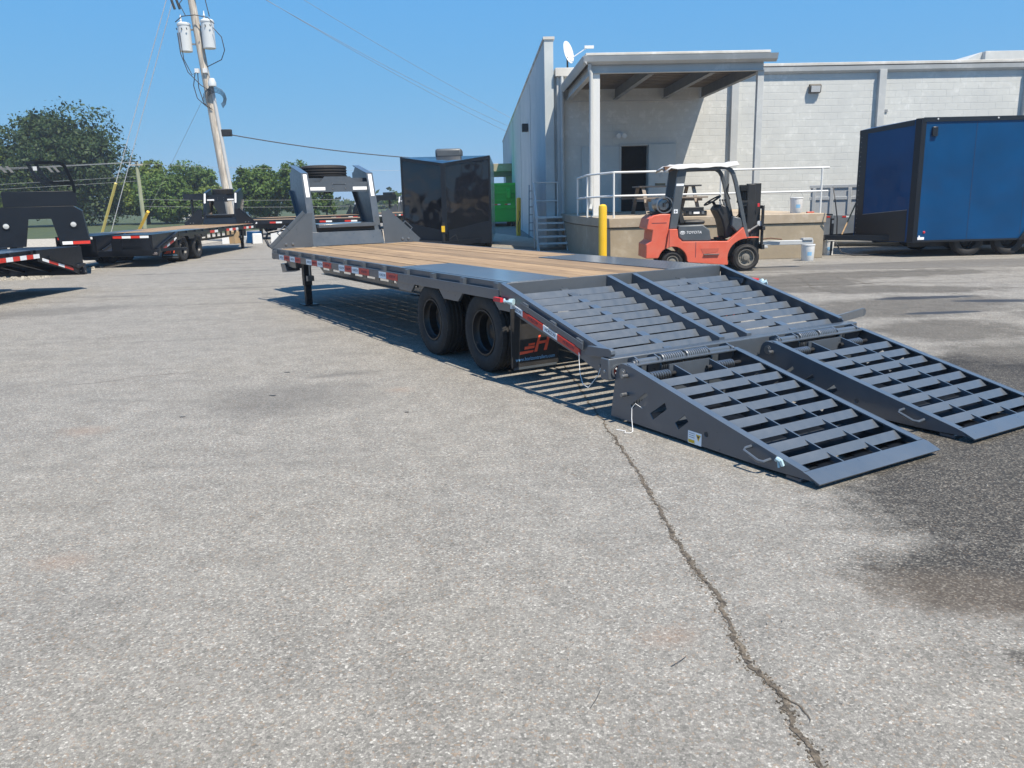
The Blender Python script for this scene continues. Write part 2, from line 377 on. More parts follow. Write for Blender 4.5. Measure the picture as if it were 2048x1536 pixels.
# loose limestone chips along the verge (stuff)
def chips(name, n, fn, smin, smax, mat):
    m = MB(); rnd = random.Random(5)
    for _ in range(n):
        x, y = fn(rnd); s = rnd.uniform(smin, smax); a = rnd.random()*6.28
        q = [(math.cos(a+k*1.5708+rnd.uniform(-.3, .3))*s*rnd.uniform(.6, 1), math.sin(a+k*1.5708+rnd.uniform(-.3, .3))*s*rnd.uniform(.6, 1)) for k in range(4)]
        hh = s*rnd.uniform(.4, .8)
        m.add([(x+u, y+v, .0) for u, v in q]+[(x+u*.6, y+v*.6, hh) for u, v in q], [(0, 1, 5, 4), (1, 2, 6, 5), (2, 3, 7, 6), (3, 0, 4, 7), (4, 5, 6, 7)])
    return m.build(name, mat, kind='stuff')
tag(chips('gravel', 1500, lambda r: (r.uniform(-16.5, -10.7), 18.6+abs(r.gauss(0, 1.4))), .015, .07, GRAVM), 'pale limestone gravel scattered along the edge of the asphalt', 'gravel')
STONE = soil('loose grit', (.14, .135, .125), (.34, .32, .29), 30.)
tag(chips('loose_grit', 420, lambda r: (r.uniform(-3.4, 3.2), 1.9+abs(r.gauss(0, 2.6))), .003, .009, STONE), 'small loose stones lying on the asphalt', 'grit')

# cracks: narrow sunken-looking ribbons of dark soil with ragged edges
def crack_mat():
    m, t, b = newmat('soil in crack'); P = t.new('ShaderNodeTexCoord').outputs['Object']
    n = t.noise(P, 35, 5, .6); n2 = t.noise(P, 140, 3)
    c = t.mix(t.ramp(n, .35, .65), (.035, .030, .024), (.14, .115, .085)); c = t.mix(t.ramp(n2, .6, .7, 0, .7), c, (.20, .18, .15))
    t.link(c, b.inputs['Base Color']); b.inputs['Roughness'].default_value = .95; t.link(t.bump(n2, .8, .01), b.inputs['Normal']); return m
CRACKM = crack_mat()
def crack(pts, w0, w1, seed=1, step=.022, wig=.014):
    rnd = random.Random(seed); P = []
    for i in range(len(pts)-1):
        a, b_ = Vector((*pts[i], 0)), Vector((*pts[i+1], 0)); n = max(2, int((b_-a).length/step))
        for k in range(n): P.append(a.lerp(b_, k/n))
    P.append(Vector((*pts[-1], 0)))
    L, Rr = [], []; off = 0.; n = len(P); ww = 1.
    for i, p in enumerate(P):
        d = (P[min(i+1, n-1)]-P[max(i-1, 0)]).normalized(); x = Vector((d.y, -d.x, 0))
        off = off*.84+rnd.uniform(-1, 1)*wig*1.1; ww = ww*.6+.4*rnd.uniform(.05, 1.9)
        wd = (w0+(w1-w0)*i/(n-1))*ww*min(1, (i+.3)/4, (n-1-i+.3)/4)
        c = p+x*off
        L.append(c-x*wd*rnd.uniform(.5, 1)); Rr.append(c+x*wd*rnd.uniform(.5, 1))
    vs = [(q.x, q.y, .003) for q in L]+[(q.x, q.y, .003) for q in Rr]
    me = bpy.data.meshes.new('pavement_crack'); me.from_pydata(vs, [], [(i, n+i, n+i+1, i+1) for i in range(n-1)]); me.materials.append(CRACKM)
    if me.polygons[0].normal.z < 0: me.flip_normals()
    o = bpy.data.objects.new('pavement_crack', me); COL.objects.link(o); o['kind'] = 'structure'; return o
crack([(.50, 7.6), (.59, 6.23), (.66, 5.28), (.72, 4.44), (.73, 4.04), (.74, 3.53), (.76, 3.22), (.79, 2.99), (.78, 2.68), (.78, 2.49), (.83, 2.32), (.82, 2.16), (.83, 1.97), (.86, 1.6)], .007, .0135, 3, .013, .007)
CRK = [(.50, 7.6), (.59, 6.23), (.66, 5.28), (.72, 4.44), (.73, 4.04), (.74, 3.53), (.76, 3.22), (.79, 2.99), (.78, 2.68), (.78, 2.49), (.83, 2.32), (.82, 2.16), (.83, 1.97), (.86, 1.6)]
def near_crack(r):
    i = r.randrange(2, len(CRK)-1); k = r.random(); a, b = CRK[i], CRK[i+1]
    return a[0]+(b[0]-a[0])*k+r.gauss(0, .014), a[1]+(b[1]-a[1])*k
tag(chips('crack_crumbs', 1500, near_crack, .0015, .006, CRACKM), 'crumbled asphalt grains along the long crack', 'grit')
for a_, b_, s_ in (((.76, 3.25), (.70, 3.12), 21), ((.73, 4.0), (.79, 3.86), 22), ((.67, 5.2), (.60, 5.05), 23), ((.78, 2.60), (.73, 2.52), 24)): crack([a_, ((a_[0]+b_[0])/2+.01, (a_[1]+b_[1])/2), b_], .004, .002, s_, .02, .008)
crack([(.80, 2.33), (.85, 2.25), (.85, 2.16)], .005, .006, 8, wig=.01)
rc = random.Random(11)
for (x, y, dx, dy, n, wd) in [(4.4, 13.6, .9, .12, 6, .012), (5.8, 13.9, .8, -.16, 7, .012), (6.4, 12.4, .75, .10, 7, .010), (5.9, 15.2, .15, -.7, 5, .011), (7.2, 14.6, .9, .05, 8, .012), (5.0, 12.5, .10, .9, 4, .010),
                              (4.7, 9.6, .55, -.25, 6, .008), (6.8, 9.2, .7, .05, 5, .008), (8.4, 13.2, .8, -.02, 7, .012), (4.3, 16.2, 1., -.03, 9, .014), (7.4, 16.2, 1., .04, 8, .014),
                              (-8.2, 15.5, .8, .2, 6, .012), (-7.0, 18.5, .9, .28, 6, .014), (-5.5, 21.5, 1.2, .3, 5, .016), (-9.5, 13.6, .9, .22, 5, .010), (-6.6, 9.4, .45, .12, 6, .006), (-4.2, 7.2, .35, .15, 5, .005), (-1.2, 9.2, .4, .1, 4, .004)]:
    pts = [(x, y)]
    for i in range(n): x += dx+rc.uniform(-.2, .2); y += dy+rc.uniform(-.14, .14); pts.append((x, y))
    crack(pts, wd, wd*.5, int(x*100) % 97, .06, .03)
# bits of tar, twigs and a bolt lying about
for k, (a, b_) in enumerate((((.514, 2.485), (.578, 2.544)), ((.218, 2.262), (.264, 2.366)))):
    m = MB(); q = [Vector((*a, .004)), Vector(((a[0]+b_[0])/2+.004, (a[1]+b_[1])/2-.004, .009)), Vector((*b_, .004))]
    m.tube(q, .0010, 5)
    tag(m.build('twig', DARK), ('thin dark twig lying by the long crack in the asphalt', 'thin dark twig lying on bare asphalt, the one farther from the crack')[k], 'twig')
for k, (x, y, s) in enumerate([(-2.12, 7.58, .030), (-1.99, 6.63, .035), (-2.5, 6.0, .022), (-.8, 5.98, .025)]):
    m = MB(); rr = random.Random(k); pts = [(x+math.cos(i*1.05)*s*rr.uniform(.6, 1.1), y+math.sin(i*1.05)*s*.5*rr.uniform(.5, 1.1)) for i in range(6)]
    m.prism(pts, 2, .0005, .004)
    tag(m.build('tar_blob', DARK), 'small flat black tar blob stuck to open asphalt', 'tar', 'tar blobs on the asphalt')
# ------------------------------------------------------------------ gooseneck trailers (local: x = forward, y = -v (v to the right), z = up)
W_, H_ = 2.59, .851
def F(): return MB(flip=True)
def tyre_mesh(r, w, r_in):
    m = MB(); h = w/2
    p = [(r_in, -h*.80), (r_in+.02, -h*.97), ((r_in+r)/2, -h*1.06), (r-.035, -h*1.0), (r-.010, -h*.86), (r-.003, -h*.74)]
    for c in (-.42, 0, .42): p += [(r, h*(c-.13)-.001), (r-.011, h*(c-.10)), (r-.011, h*(c+.10)), (r, h*(c+.13)+.001)]
    p += [(r-.003, h*.74), (r-.010, h*.86), (r-.035, h*1.0), ((r_in+r)/2, h*1.06), (r_in+.02, h*.97), (r_in, h*.80)]
    m.lathe(p, 1, (0, 0, 0), 56, closed=True)
    # tread lugs along both shoulders
    n = 60
    for k in range(n):
        a = 2*math.pi*k/n; ca, sa = math.cos(a), math.sin(a); tx, tz = -sa, ca
        for s in (-1, 1):
            y0, y1 = sorted((s*h*.62, s*h*.93)); q = []
            for rr in (r-.02, r+.002):
                for (t_, yy) in ((-.011, y0), (.011, y0), (.011, y1), (-.011, y1)):
                    r2 = rr-(.012 if abs(yy) > h*.8 else 0)
                    q.append((ca*r2+tx*t_, yy, sa*r2+tz*t_))
            m.hexa(q)
    return m
def rim_mesh(r, w, deep=True):
    # outer face looks towards +y local
    m = MB(); h = w/2
    if deep:
        p = [(r+.006, h*.86), (r+.002, h*.95), (r-.012, h*.95), (r-.018, h*.80), (r-.022, h*.55), (r-.035, h*.40), (r-.038, -h*.35), (r-.06, -h*.55), (.125, -h*.62), (.115, -h*.50), (.07, -h*.45), (.065, h*.05), (.045, h*.12), (0., h*.12)]
    else:
        p = [(r+.006, h*.86), (r-.012, h*.95), (r-.022, h*.6), (r-.04, h*.3), (r-.06, h*.1), (.10, h*.30), (.07, h*.35), (.06, h*.62), (0, h*.66)]
    m.lathe(p, 1, (0, 0, 0), 40, cap0=False)
    for k in range(8):
        a = 2*math.pi*k/8; m.lathe([(.012, -h*.62 if deep else h*.25), (.012, -h*.28 if deep else h*.45), (0, -h*.26 if deep else h*.47)], 1, (.092*math.cos(a), 0, .092*math.sin(a)), 6)
    return m
_TY = {}
def wheel(parent, u, v, w, r=.365, width=.205, r_in=.21, outside=-1, deep=True, rimmat=None, name='tyre'):
    key = (r, width, r_in, deep)
    if key not in _TY:
        a = tyre_mesh(r, width, r_in).mesh('tyre'); a.materials.append(RUBBER)
        b = rim_mesh(r_in, width, deep).mesh('rim'); b.materials.append(rimmat or RIM); _TY[key] = (a, b)
    a, b = _TY[key]
    o = bpy.data.objects.new(name, a); COL.objects.link(o); o.parent = parent; o.location = (u, -v, w); o.rotation_euler = (0, random.random()*6.28, 0)
    q = bpy.data.objects.new('rim', b); COL.objects.link(q); q.parent = o; q.rotation_euler = (0, 0, 0 if outside < 0 else math.pi)
    return o
def tape(parent, pts_fn, s0, s1, red, w0=.705, w1=.772, txt=True, out=-1):
    pass
LOGO_POLYS = [[(740, 120), (780, 118), (715, 355), (665, 358)], [(590, 135), (622, 132), (560, 370), (510, 378)], [(588, 222), (745, 206), (735, 244), (578, 262)],
              [(430, 248), (530, 240), (522, 268), (422, 276)], [(365, 292), (525, 280), (514, 316), (355, 336)], [(288, 362), (503, 345), (494, 376), (283, 406)]]
def mudflap(root, u, v0, label=None):
    m = F(); m.prism([(v0, .66), (v0, .16), (v0+.03, .13), (v0+.44, .13), (v0+.47, .16), (v0+.47, .66)], 0, u-.006, u+.006)
    o = m.build('mud_flap', MUDF, root)
    m = F(); m.box(u-.010, u-.0065, v0+.02, v0+.45, .138, .158); m.build('weight_strip', DKGREY, o)
    g = F()
    for poly in LOGO_POLYS:
        q = []
        for X, Y in poly:
            yb = 640-(X-160)*.06; q.append((v0+(X-160)/745*.47, .13+(yb-Y)/1700))
        g.prism(q, 0, u-.0085, u-.0065)
    g.build('logo', LOGO, o)
    # text faces backwards (-x): rotate font plane
    M = Matrix.Translation((u-.0072, -(v0+.235), .222)) @ Matrix(((0, 0, -1, 0), (-1, 0, 0, 0), (0, 1, 0, 0), (0, 0, 0, 1)))
    text('lettering', 'www.horizontrailers.com', .047, SKYTXT, o, M, .82)
    return o
def slat_profile(a, p, b, hh, th=.007, dz=0.):
    # rear edge -a, ridge at p, front edge b
    return [(-a, 0), (p, hh), (b, -dz), (b-th*1.1, -dz), (p-.002, hh-th*1.2), (-a+th*2.2, 0)]
def gooseneck_trailer(name, label, loc, yaw, paintm, ramps='down', L=7.19, full=True, group=None, tapes=None, spare=True, neckh=0., axles=(.45, 1.53)):
    root = thing(name, label, 'trailer', loc, math.pi/2+yaw, group)
    PM = paintm
    # ---- deck frame
    for side in (0, 1):
        V = (lambda a, b, s=side: (a, b) if s == 0 else (W_-b, W_-a))
        m = F(); y0, y1 = V(.050, .058)
        m.box(2.32, L, y0, y1, .70, .851); m.box(.002, 2.32, y0, y1, .742, .851); y0, y1 = V(.058, .105); m.box(.002, L, y0, y1, .842, .8508)
        sr = m.build('side_rail', PM, root)
        y0, y1 = V(0, .010); m = F(); m.box(.03, L+.02, y0, y1, .705, .796); m.build('rub_rail', PM, root, .002)
        n = int(L/.62)
        for i in range(n+1):
            u = .10+i*(L-.2)/n; y0, y1 = V(.0105, .0495); m = F(); m.box(u-.035, u+.035, y0, y1, .704, .845)
            m.build('stake_pocket', PM, root)
    m = F(); m.box(L, L+.06, .02, W_-.02, .69, .8505); m.build('front_rail', PM, root, .004)
    m = F(); m.box(-.03, 0, .052, W_-.052, .70, .8508); m.build('rear_header', PM, root, .003)
    for i in range(int(L/.41)):
        u = .25+i*.41; m = F(); m.box(u-.03, u+.03, .06, W_-.06, .735, .742); m.box(u-.003, u+.003, .06, W_-.06, .742, .803); m.box(u-.03, u+.03, .06, W_-.06, .803, .809); m.build('crossmember', PM, root)
    for v in (.72, 1.87):
        hol = []
        for i in range(9):
            a = 2.75+i*.48; hol.append([(a, .50), (a+.32, .50), (a+.32, .64), (a, .64)])
        m = F(); m.prism([(-.25, .70), (-.25, .56), (2.2, .46), (2.6, .44), (L-.35, .44), (L-.02, .58), (L-.02, .734), (-.02, .734)], 1, v-.006, v+.006, hol)
        m.box(2.4, L-.35, v-.06, v+.06, .432, .440); m.build('main_beam', PM, root)
    # ---- deck boards and tread plates
    ztop = .851
    def board(u0, u1, v0, v1, dz):
        m = F(); m.box(0, u1-u0, -(v1-v0)/2, (v1-v0)/2, -.038, 0)
        m.build('deck_board', PINE, root, .003, loc=(u0, -(v0+v1)/2, ztop+dz))
    rb = random.Random(3)
    for i in range(6):
        wv = (1.865-.735)/6; a = .735+i*wv; board(.012, L-.02, a+.0025, a+wv-.0025, rb.uniform(-.003, .002))
    for v0 in (.112, 1.885):
        for i in range(3):
            wv = .593/3; a = v0+i*wv; board(2.325, L-.02, a+.0025, a+wv-.0025, rb.uniform(-.003, .002))
    for v0, v1 in ((.706, .734), (1.866, 1.884)):
        m = F(); m.box(.012, L-.02, v0, v1, .80, .838); m.build('floor_strip', DARK, root)
    for v0, v1 in ((.107, .704), (1.886, W_-.107)):
        m = F(); m.box(.002, 2.318, v0, v1, .842, .8545); m.build('tread_plate', TREAD, root, .002)
    # fender skirts above the wheels
    for s in (0, 1):
        V = (lambda a, b, s=s: (a, b) if s == 0 else (W_-b, W_-a))
        for uc in (axles[0]-.53, (axles[0]+axles[1])/2, axles[1]+.53):
            y0, y1 = V(.02, .048); m = F()
            m.prism([(uc-.26, .7415), (uc-.25, .70), (uc-.15, .615), (uc+.15, .615), (uc+.25, .70), (uc+.26, .7415)], 1, y0, y1); m.build('fender_bracket', PM, root, .004)
    # ---- wheels
    for uc in axles:
        for v, out in ((.165, -1), (.40, 1), (W_-.165, 1), (W_-.40, -1)):
            wheel(root, uc, v, .362, outside=out)
        m = F(); m.tube([(uc, .28, .362), (uc, W_-.28, .362)], .055, 12); m.build('axle', DARK, root)
        m = F(); m.box(uc-.40, uc+.40, .66, .72, .43, .47); m.box(uc-.05, uc+.05, .66, .72, .40, .60); m.box(uc-.40, uc+.40, W_-.72, W_-.66, .43, .47); m.box(uc-.05, uc+.05, W_-.72, W_-.66, .40, .60); m.build('leaf_spring', DARK, root)
    if axles[0] < 1: mudflap(root, -.235, -.045); mudflap(root, -.235, W_-.425)
    # ---- jacks
    for v in (.34, W_-.34):
        m = F(); m.box(6.50, 6.62, v-.06, v+.06, .30, .82); m.box(6.45, 6.67, v-.07, v+.07, .60, .735)
        j = m.build('jack_leg', BLACKB if PM is GREY else PM, root, .006)
        m = F(); m.box(6.512, 6.608, v-.047, v+.047, .014, .31); m.build('inner_leg', BLACKB, j, .004)
        m = F(); m.box(6.40, 6.72, v-.11, v+.11, 0, .014); m.build('foot_plate', BLACKB, j)
        m = F(); m.box(6.36, 6.44, v-.05, v+.05, .38, .46); m.tube([(6.40, v, .46), (6.40, v, .62)], .014, 8); m.build('drop_pin', GALV, j)
    m = F(); m.hexa([(7.18, .18, .62), (7.42, .18, .60), (7.42, .40, .60), (7.18, .40, .62), (7.06, .18, .50), (7.34, .18, .46), (7.34, .40, .46), (7.06, .40, .50)])
    m.box(6.7, 7.2, .22, .36, .56, .69); m.build('jack_gearbox', PM, root, .01)
    m = F(); m.tube([(L+.04, .06, .84), (L+.16, .0, .90), (L+.23, -.02, .99), (L+.22, .02, 1.10), (L+.20, .30, 1.14)], .021, 10); m.build('corner_handle', BLACKB, root)
    # ---- front: gussets, toolbox, neck
    if full:
        for poly, sgn in (([(.02, .856), (.665, .856), (.70, 1.40), (.60, 1.385)], 0), ([(W_-.02, .856), (W_-.665, .856), (W_-.70, 1.40), (W_-.60, 1.385)], 1)):
            m = F(); m.prism(poly, 0, L-.012, L); g = m.build('neck_gusset', PM, root)
            a, b_ = poly[0], poly[3]; m = F(); m.bar((L+.05, a[0], a[1]), (L+.05, b_[0], b_[1]), .12, .012, (1, 0, 0)); m.build('gusset_flange', PM, g)
            for k in (.33, .50):
                v = poly[0][0]+(poly[1][0]-poly[0][0])*k
                m = F(); m.lathe([(.022, 0), (.020, -.012), (0, -.016)], 0, (L-.012, v, .915), 10); m.build('bolt', GALV, g)
            s_ = 1 if sgn == 0 else -1
            pa = Vector((L+.05, a[0], a[1])).lerp(Vector((L+.05, b_[0], b_[1])), .30); pb = Vector((L+.05, a[0], a[1])).lerp(Vector((L+.05, b_[0], b_[1])), .52)
            off = Vector((0, -s_*.07, .075)); m = F(); m.tube([pa, pa+off, pb+off, pb], .011, 8); m.build('step_handle', PM, g)
        m = F(); m.prism([(L-.004, .856), (L+.06, 1.08), (L+.45, 1.08), (L+.45, .72), (L+.065, .72), (L+.065, .856)], 1, .674, W_-.674); tb = m.build('toolbox', PM, root, .004)
        m = F(); m.box(L+.02, L+.75, .80, W_-.80, 1.145, 1.20); m.build('toolbox_lid', PM, tb, .006)
        m = F(); m.box(L+.02, L+.75, .80, W_-.80, 1.2005, 1.206); m.build('lid_tread', TREAD, tb)
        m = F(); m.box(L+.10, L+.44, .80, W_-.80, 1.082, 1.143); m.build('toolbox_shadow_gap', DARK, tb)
    NH = neckh
    prof = [(L+.065, .62), (L+.07, .90), (L+.36, 2.02+NH), (L+.98, 2.17+NH), (L+1.10, 2.06+NH), (L+1.12, 1.76+NH), (L+.50, .92), (L+.48, .62)]
    for v0, v1 in ((.675, .79), (1.80, 1.915)):
        m = F(); m.prism(prof, 1, (v0+v1)/2-.008, (v0+v1)/2+.008)
        nb = m.build('neck_beam', PM, root)
        m = F()
        for a, b_ in ((1, 2), (2, 3), (4, 5), (5, 6)):
            m.bar((prof[a][0], (v0+v1)/2, prof[a][1]), (prof[b_][0], (v0+v1)/2, prof[b_][1]), v1-v0, .014)
        m.build('flange', PM, nb)
        p, q = Vector((prof[1][0], (v0+v1)/2, prof[1][1])), Vector((prof[2][0], (v0+v1)/2, prof[2][1])); d = (q-p).normalized(); nn = Vector((-d.z, 0, d.x))
        m = F(); c0 = p.lerp(q, .66)+nn*.0085; c1 = p.lerp(q, .985)+nn*.0085; m.bar(c0, c1, .060, .003, nn); m.build('reflective_strip', WTAPE, nb)
    u0 = L+.335
    m = F(); m.prism([(.792, 1.72+NH), (1.798, 1.72+NH), (1.798, 1.88+NH), (1.60, 1.88+NH), (1.50, 1.97+NH), (1.06, 1.97+NH), (.98, 1.88+NH), (.792, 1.88+NH)], 0, u0, u0+.012); cp = m.build('neck_crossplate', PM, root)
    for v0, v1 in ((.80, 1.06), (1.54, 1.79)):
        m = F(); m.box(u0-.003, u0-.0005, v0, v1, 1.748+NH, 1.80+NH); m.build('reflective_strip', WTAPE, cp)
    m = F(); m.box(u0-.004, u0-.0005, 1.20, 1.40, 1.84+NH, 1.845+NH)
    m.build('plate_slot', DARK, cp)
    for v in (1.19, 1.41):
        for z in (1.775, 1.845):
            m = F(); m.lathe([(.010, 0), (.008, -.006), (0, -.008)], 0, (u0, v, z+NH), 8); m.build('bolt', GALV, cp)
    m = F(); m.box(L+.90, L+.98, .745, 1.845, 1.86+NH, 1.95+NH); m.box(L+.52, L+.60, .745, 1.845, 1.88+NH, 1.95+NH); m.build('neck_cross_tube', PM, root)
    m = F(); m.tube([(L+.94, W_/2, 1.70+NH), (L+.94, W_/2, 1.87+NH)], .07, 14); m.build('coupler', DARK, root)
    if spare:
        o = wheel(root, L+.86, 1.235, 2.055+NH, r=.385, width=.21, outside=-1, name='spare_tyre'); o.rotation_euler = (math.pi/2, 0, .3)
        m = F(); m.box(L+.60, L+1.25, .80, 1.79, 1.930+NH, 1.946+NH); m.build('spare_carrier', PM, root)
    m = F(); pts = [(L+.50, .84, 1.76+NH), (L+.49, .83, 1.55+NH), (L+.52, .845, 1.33+NH), (L+.47, .86, 1.12)]
    for i in range(3):
        a, b_ = Vector(pts[i]), Vector(pts[i+1])
        for k in range(5): p = a.lerp(b_, (k+.1)/5); q = a.lerp(b_, (k+.95)/5); m.bar(p, q, .030 if k % 2 else .012, .012 if k % 2 else .030)
    m.build('safety_chain', RUST, root)
    # ---- reflective tape on the rub rail
    if tapes is None: tapes = [(6.79, 6.54, 0), (6.53, 6.23, 1), (6.22, 5.97, 0), (5.96, 5.70, 1), (5.42, 5.18, 0), (5.17, 4.94, 1), (4.93, 4.71, 0), (4.70, 4.36, 1), (4.07, 3.86, 0), (3.85, 3.61, 1), (3.60, 3.37, 0), (3.36, 3.03, 1), (2.73, 2.52, 0), (2.51, 2.20, 1)]
    for a, b_, red in tapes:
        for s in (0, 1):
            y = (-.0025, -.0003) if s == 0 else (W_+.0003, W_+.0025)
            m = F(); m.box(b_, a, y[0], y[1], .708, .782); o = m.build('reflective_tape', RTAPE if red else WTAPE, root)
            if ramps == 'down' and s == 0:
                M = Matrix.Translation(((a+b_)/2, .0027, .745)) @ Matrix(((-1, 0, 0, 0), (0, 0, 1, 0), (0, 1, 0, 0), (0, 0, 0, 1)))
                text('lettering', 'HORIZON', .042, INK, o, M, .9, .3, .0004)
    # ---- dovetail
    sl = (.851-.49)/1.41; th = math.atan(sl)
    def zt(u): return .851+u*sl           # top of side plate (u negative)
    for s in (0, 1):
        V = (lambda a, b, s=s: (a, b) if s == 0 else (W_-b, W_-a))
        y0, y1 = V(.004, .014)
        m = F(); m.prism([(0, .851), (-1.40, zt(-1.40)), (-1.47, .455), (-1.47, .30), (-1.42, .30), (-1.15, .385), (-.02, .655), (0, .74)], 1, y0, y1); sp = m.build('dovetail_side', PM, root)
        y0, y1 = V(.0045, .058); m = F(); m.hexa([(0, y0, .8435), (0, y1, .8435), (-1.46, y1, zt(-1.46)-.007), (-1.46, y0, zt(-1.46)-.007), (0, y0, .852), (0, y1, .852), (-1.46, y1, zt(-1.46)+.001), (-1.46, y0, zt(-1.46)+.001)]); m.build('top_flange', PM, sp)
        for u in (-.38, -.78, -1.13):
            y0, y1 = V(-.018, .003); m = F(); z = zt(u)+.02; m.hexa([(u, y0, z-.11), (u-.07, y0, z-.128), (u-.07, y1, z-.128), (u, y1, z-.11), (u, y0, z-.045), (u-.07, y0, z-.063), (u-.07, y1, z-.063), (u, y1, z-.045)]); m.build('stake_pocket', PM, sp)
        y0, y1 = V(-.025, -.0185); m = F(); m.hexa([(-.36, y0, zt(-.36)-.078), (-1.22, y0, zt(-1.22)-.078), (-1.22, y1, zt(-1.22)-.078), (-.36, y1, zt(-.36)-.078), (-.36, y0, zt(-.36)-.036), (-1.22, y0, zt(-1.22)-.036), (-1.22, y1, zt(-1.22)-.036), (-.36, y1, zt(-.36)-.036)]); m.build('rub_rail', PM, sp)
        for a, b_, red in ((-.17, -.36, 0), (-.365, -.66, 1), (-.665, -.86, 0), (-.865, -1.157, 1)):
            y = (-.006, .0035) if s == 0 else (W_-.0035, W_+.006)
            f = lambda u: .652+(u+.17)*(.251/.987)
            m = F(); m.hexa([(a, y[0], f(a)), (b_, y[0], f(b_)), (b_, y[1], f(b_)), (a, y[1], f(a)), (a, y[0], f(a)+.050), (b_, y[0], f(b_)+.050), (b_, y[1], f(b_)+.050), (a, y[1], f(a)+.050)])
            o = m.build('reflective_tape', RTAPE if red else WTAPE, sp)
            if s == 0 and ramps == 'down':
                um = (a+b_)/2; rot = Matrix.Rotation(math.atan(.251/.987), 4, 'Z').inverted()
                M = Matrix.Translation((um, .0065, f(um)+.025)) @ Matrix(((-1, 0, 0, 0), (0, 0, 1, 0), (0, 1, 0, 0), (0, 0, 0, 1))) @ rot
                text('lettering', 'HORIZON', .036, INK, o, M, .9, .3, .0005)
        # locking tab at the tail
        if s == 0:
            m = F(); m.prism([(-1.27, .44), (-1.30, .50), (-1.55, .512), (-1.575, .50), (-1.58, .475), (-1.565, .455), (-1.30, .425)], 1, -.035, .003); m.build('ramp_lock', PM, root, .003)
        else:
            m = F(); m.bar((-1.33, W_+.02, .43), (-1.20, W_+.62, .44), .02, .075); m.lathe([(.0376, -.011), (.0376, .011)], 0, (-1.20, W_+.62, .44), 14); m.build('ramp_lock', PM, root, .003)
    # header drop and slats
    def zs(u): return .770+(u+.03)*((.770-.425)/1.44)
    hw, hh = .060, .050
    bays = ((.0585, 1.108), (1.165, 1.405), (1.462, W_-.0585))
    nsl = 9; cache = {}
    for i in range(nsl):
        u = -.115-i*.1555
        for bi, (a, b_) in enumerate(bays):
            if bi not in cache:
                m = F(); m.prism([(x, z) for x, z in slat_profile(.050, .012, .046, .036)], 1, 0, b_-a); cache[bi] = m.build('dovetail_slat', PM, root)
                o = cache[bi]
            else: o = inst(cache[bi])
            o.location = (u, -a, zs(u)-.03); o.rotation_euler = (0, -th, 0)
    for v in (1.11, 1.407):
        m = F(); m.hexa([(-.03, v, zs(-.03)-.09), (-1.47, v, zs(-1.47)-.075), (-1.47, v+.053, zs(-1.47)-.075), (-.03, v+.053, zs(-.03)-.09), (-.03, v, .845), (-1.47, v, .462), (-1.47, v+.053, .462), (-.03, v+.053, .845)]); m.build('centre_bar', PM, root, .002)
    for v in (.60, 1.99):
        m = F(); m.hexa([(-.03, v, zs(-.03)-.075), (-1.47, v, zs(-1.47)-.075), (-1.47, v+.075, zs(-1.47)-.075), (-.03, v+.075, zs(-.03)-.075), (-.03, v, zs(-.03)-.012), (-1.47, v, zs(-1.47)-.012), (-1.47, v+.075, zs(-1.47)-.012), (-.03, v+.075, zs(-.03)-.012)]); m.build('slat_support', PM, root)
    # tail beam, lamps
    m = F(); m.box(-1.567, -1.472, -.05, W_+.05, .288, .4435); tb = m.build('tail_beam', PM, root, .008)
    for vc in (.055, W_-.055):
        ov = [(vc+.075, .345)]; ov = [(x, z) for x, z in arc((vc+.055, .352), .048, -90, 90, 10)]+[(x, z) for x, z in arc((vc-.035, .352), .048, 90, 270, 10)]
        iv = [(vc+(x-vc)*.82, .352+(z-.352)*.80) for x, z in ov]
        m = F(); m.prism(ov, 0, -1.578, -1.568, [iv]); lp = m.build('lamp_rim', GREY if PM is GREY else PM, tb)
        m = F(); m.prism(iv, 0, -1.574, -1.5675); lens = m.build('tail_lamp', LEDL, lp)
        m = F()
        for i in range(5):
            for k in (-1, 1): m.lathe([(.009, 0), (.006, -.004), (0, -.005)], 0, (-1.574, vc+.01+(i-2)*.026, .352+k*.016), 8)
        m.build('led', GLASSY, lens)
    m = F(); m.lathe([(.013, 0), (.010, -.006), (0, -.008)], 1, (-1.52, -.05, .35), 10); m.lathe([(.010, 0), (.008, -.02), (0, -.022)], 1, (-1.415, .003, .37), 10); m.build('pin_head', GALV, tb)
    # ---- ramps
    for ri, (v0, v1) in enumerate(((.0, 1.07), (1.435, 2.53))):
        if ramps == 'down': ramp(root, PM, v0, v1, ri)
        else:
            m = F(); m.prism([(-1.60, .36), (-1.60, .835), (.0, .846), (-.1, .80), (-1.45, .46), (-1.56, .36)], 1, v0+.02, v1-.0); o = m.build('folded_ramp', PM, root)
            for k in range(4):
                a = v0+.08+k*(v1-v0-.16)/4; m = F(); m.box(-1.6035, -1.601, a, a+(v1-v0-.16)/4-.004, .755, .815); m.build('reflective_tape', WTAPE if k % 2 else RTAPE, o)
            m = F(); m.box(-1.62, -1.601, v0+.06, v0+.30, .42, .70); m.box(-1.62, -1.601, v1-.30, v1-.06, .42, .70); m.box(-1.615, -1.601, v0+.30, v1-.30, .52, .58); m.build('ramp_rib', PM, o)
    return root
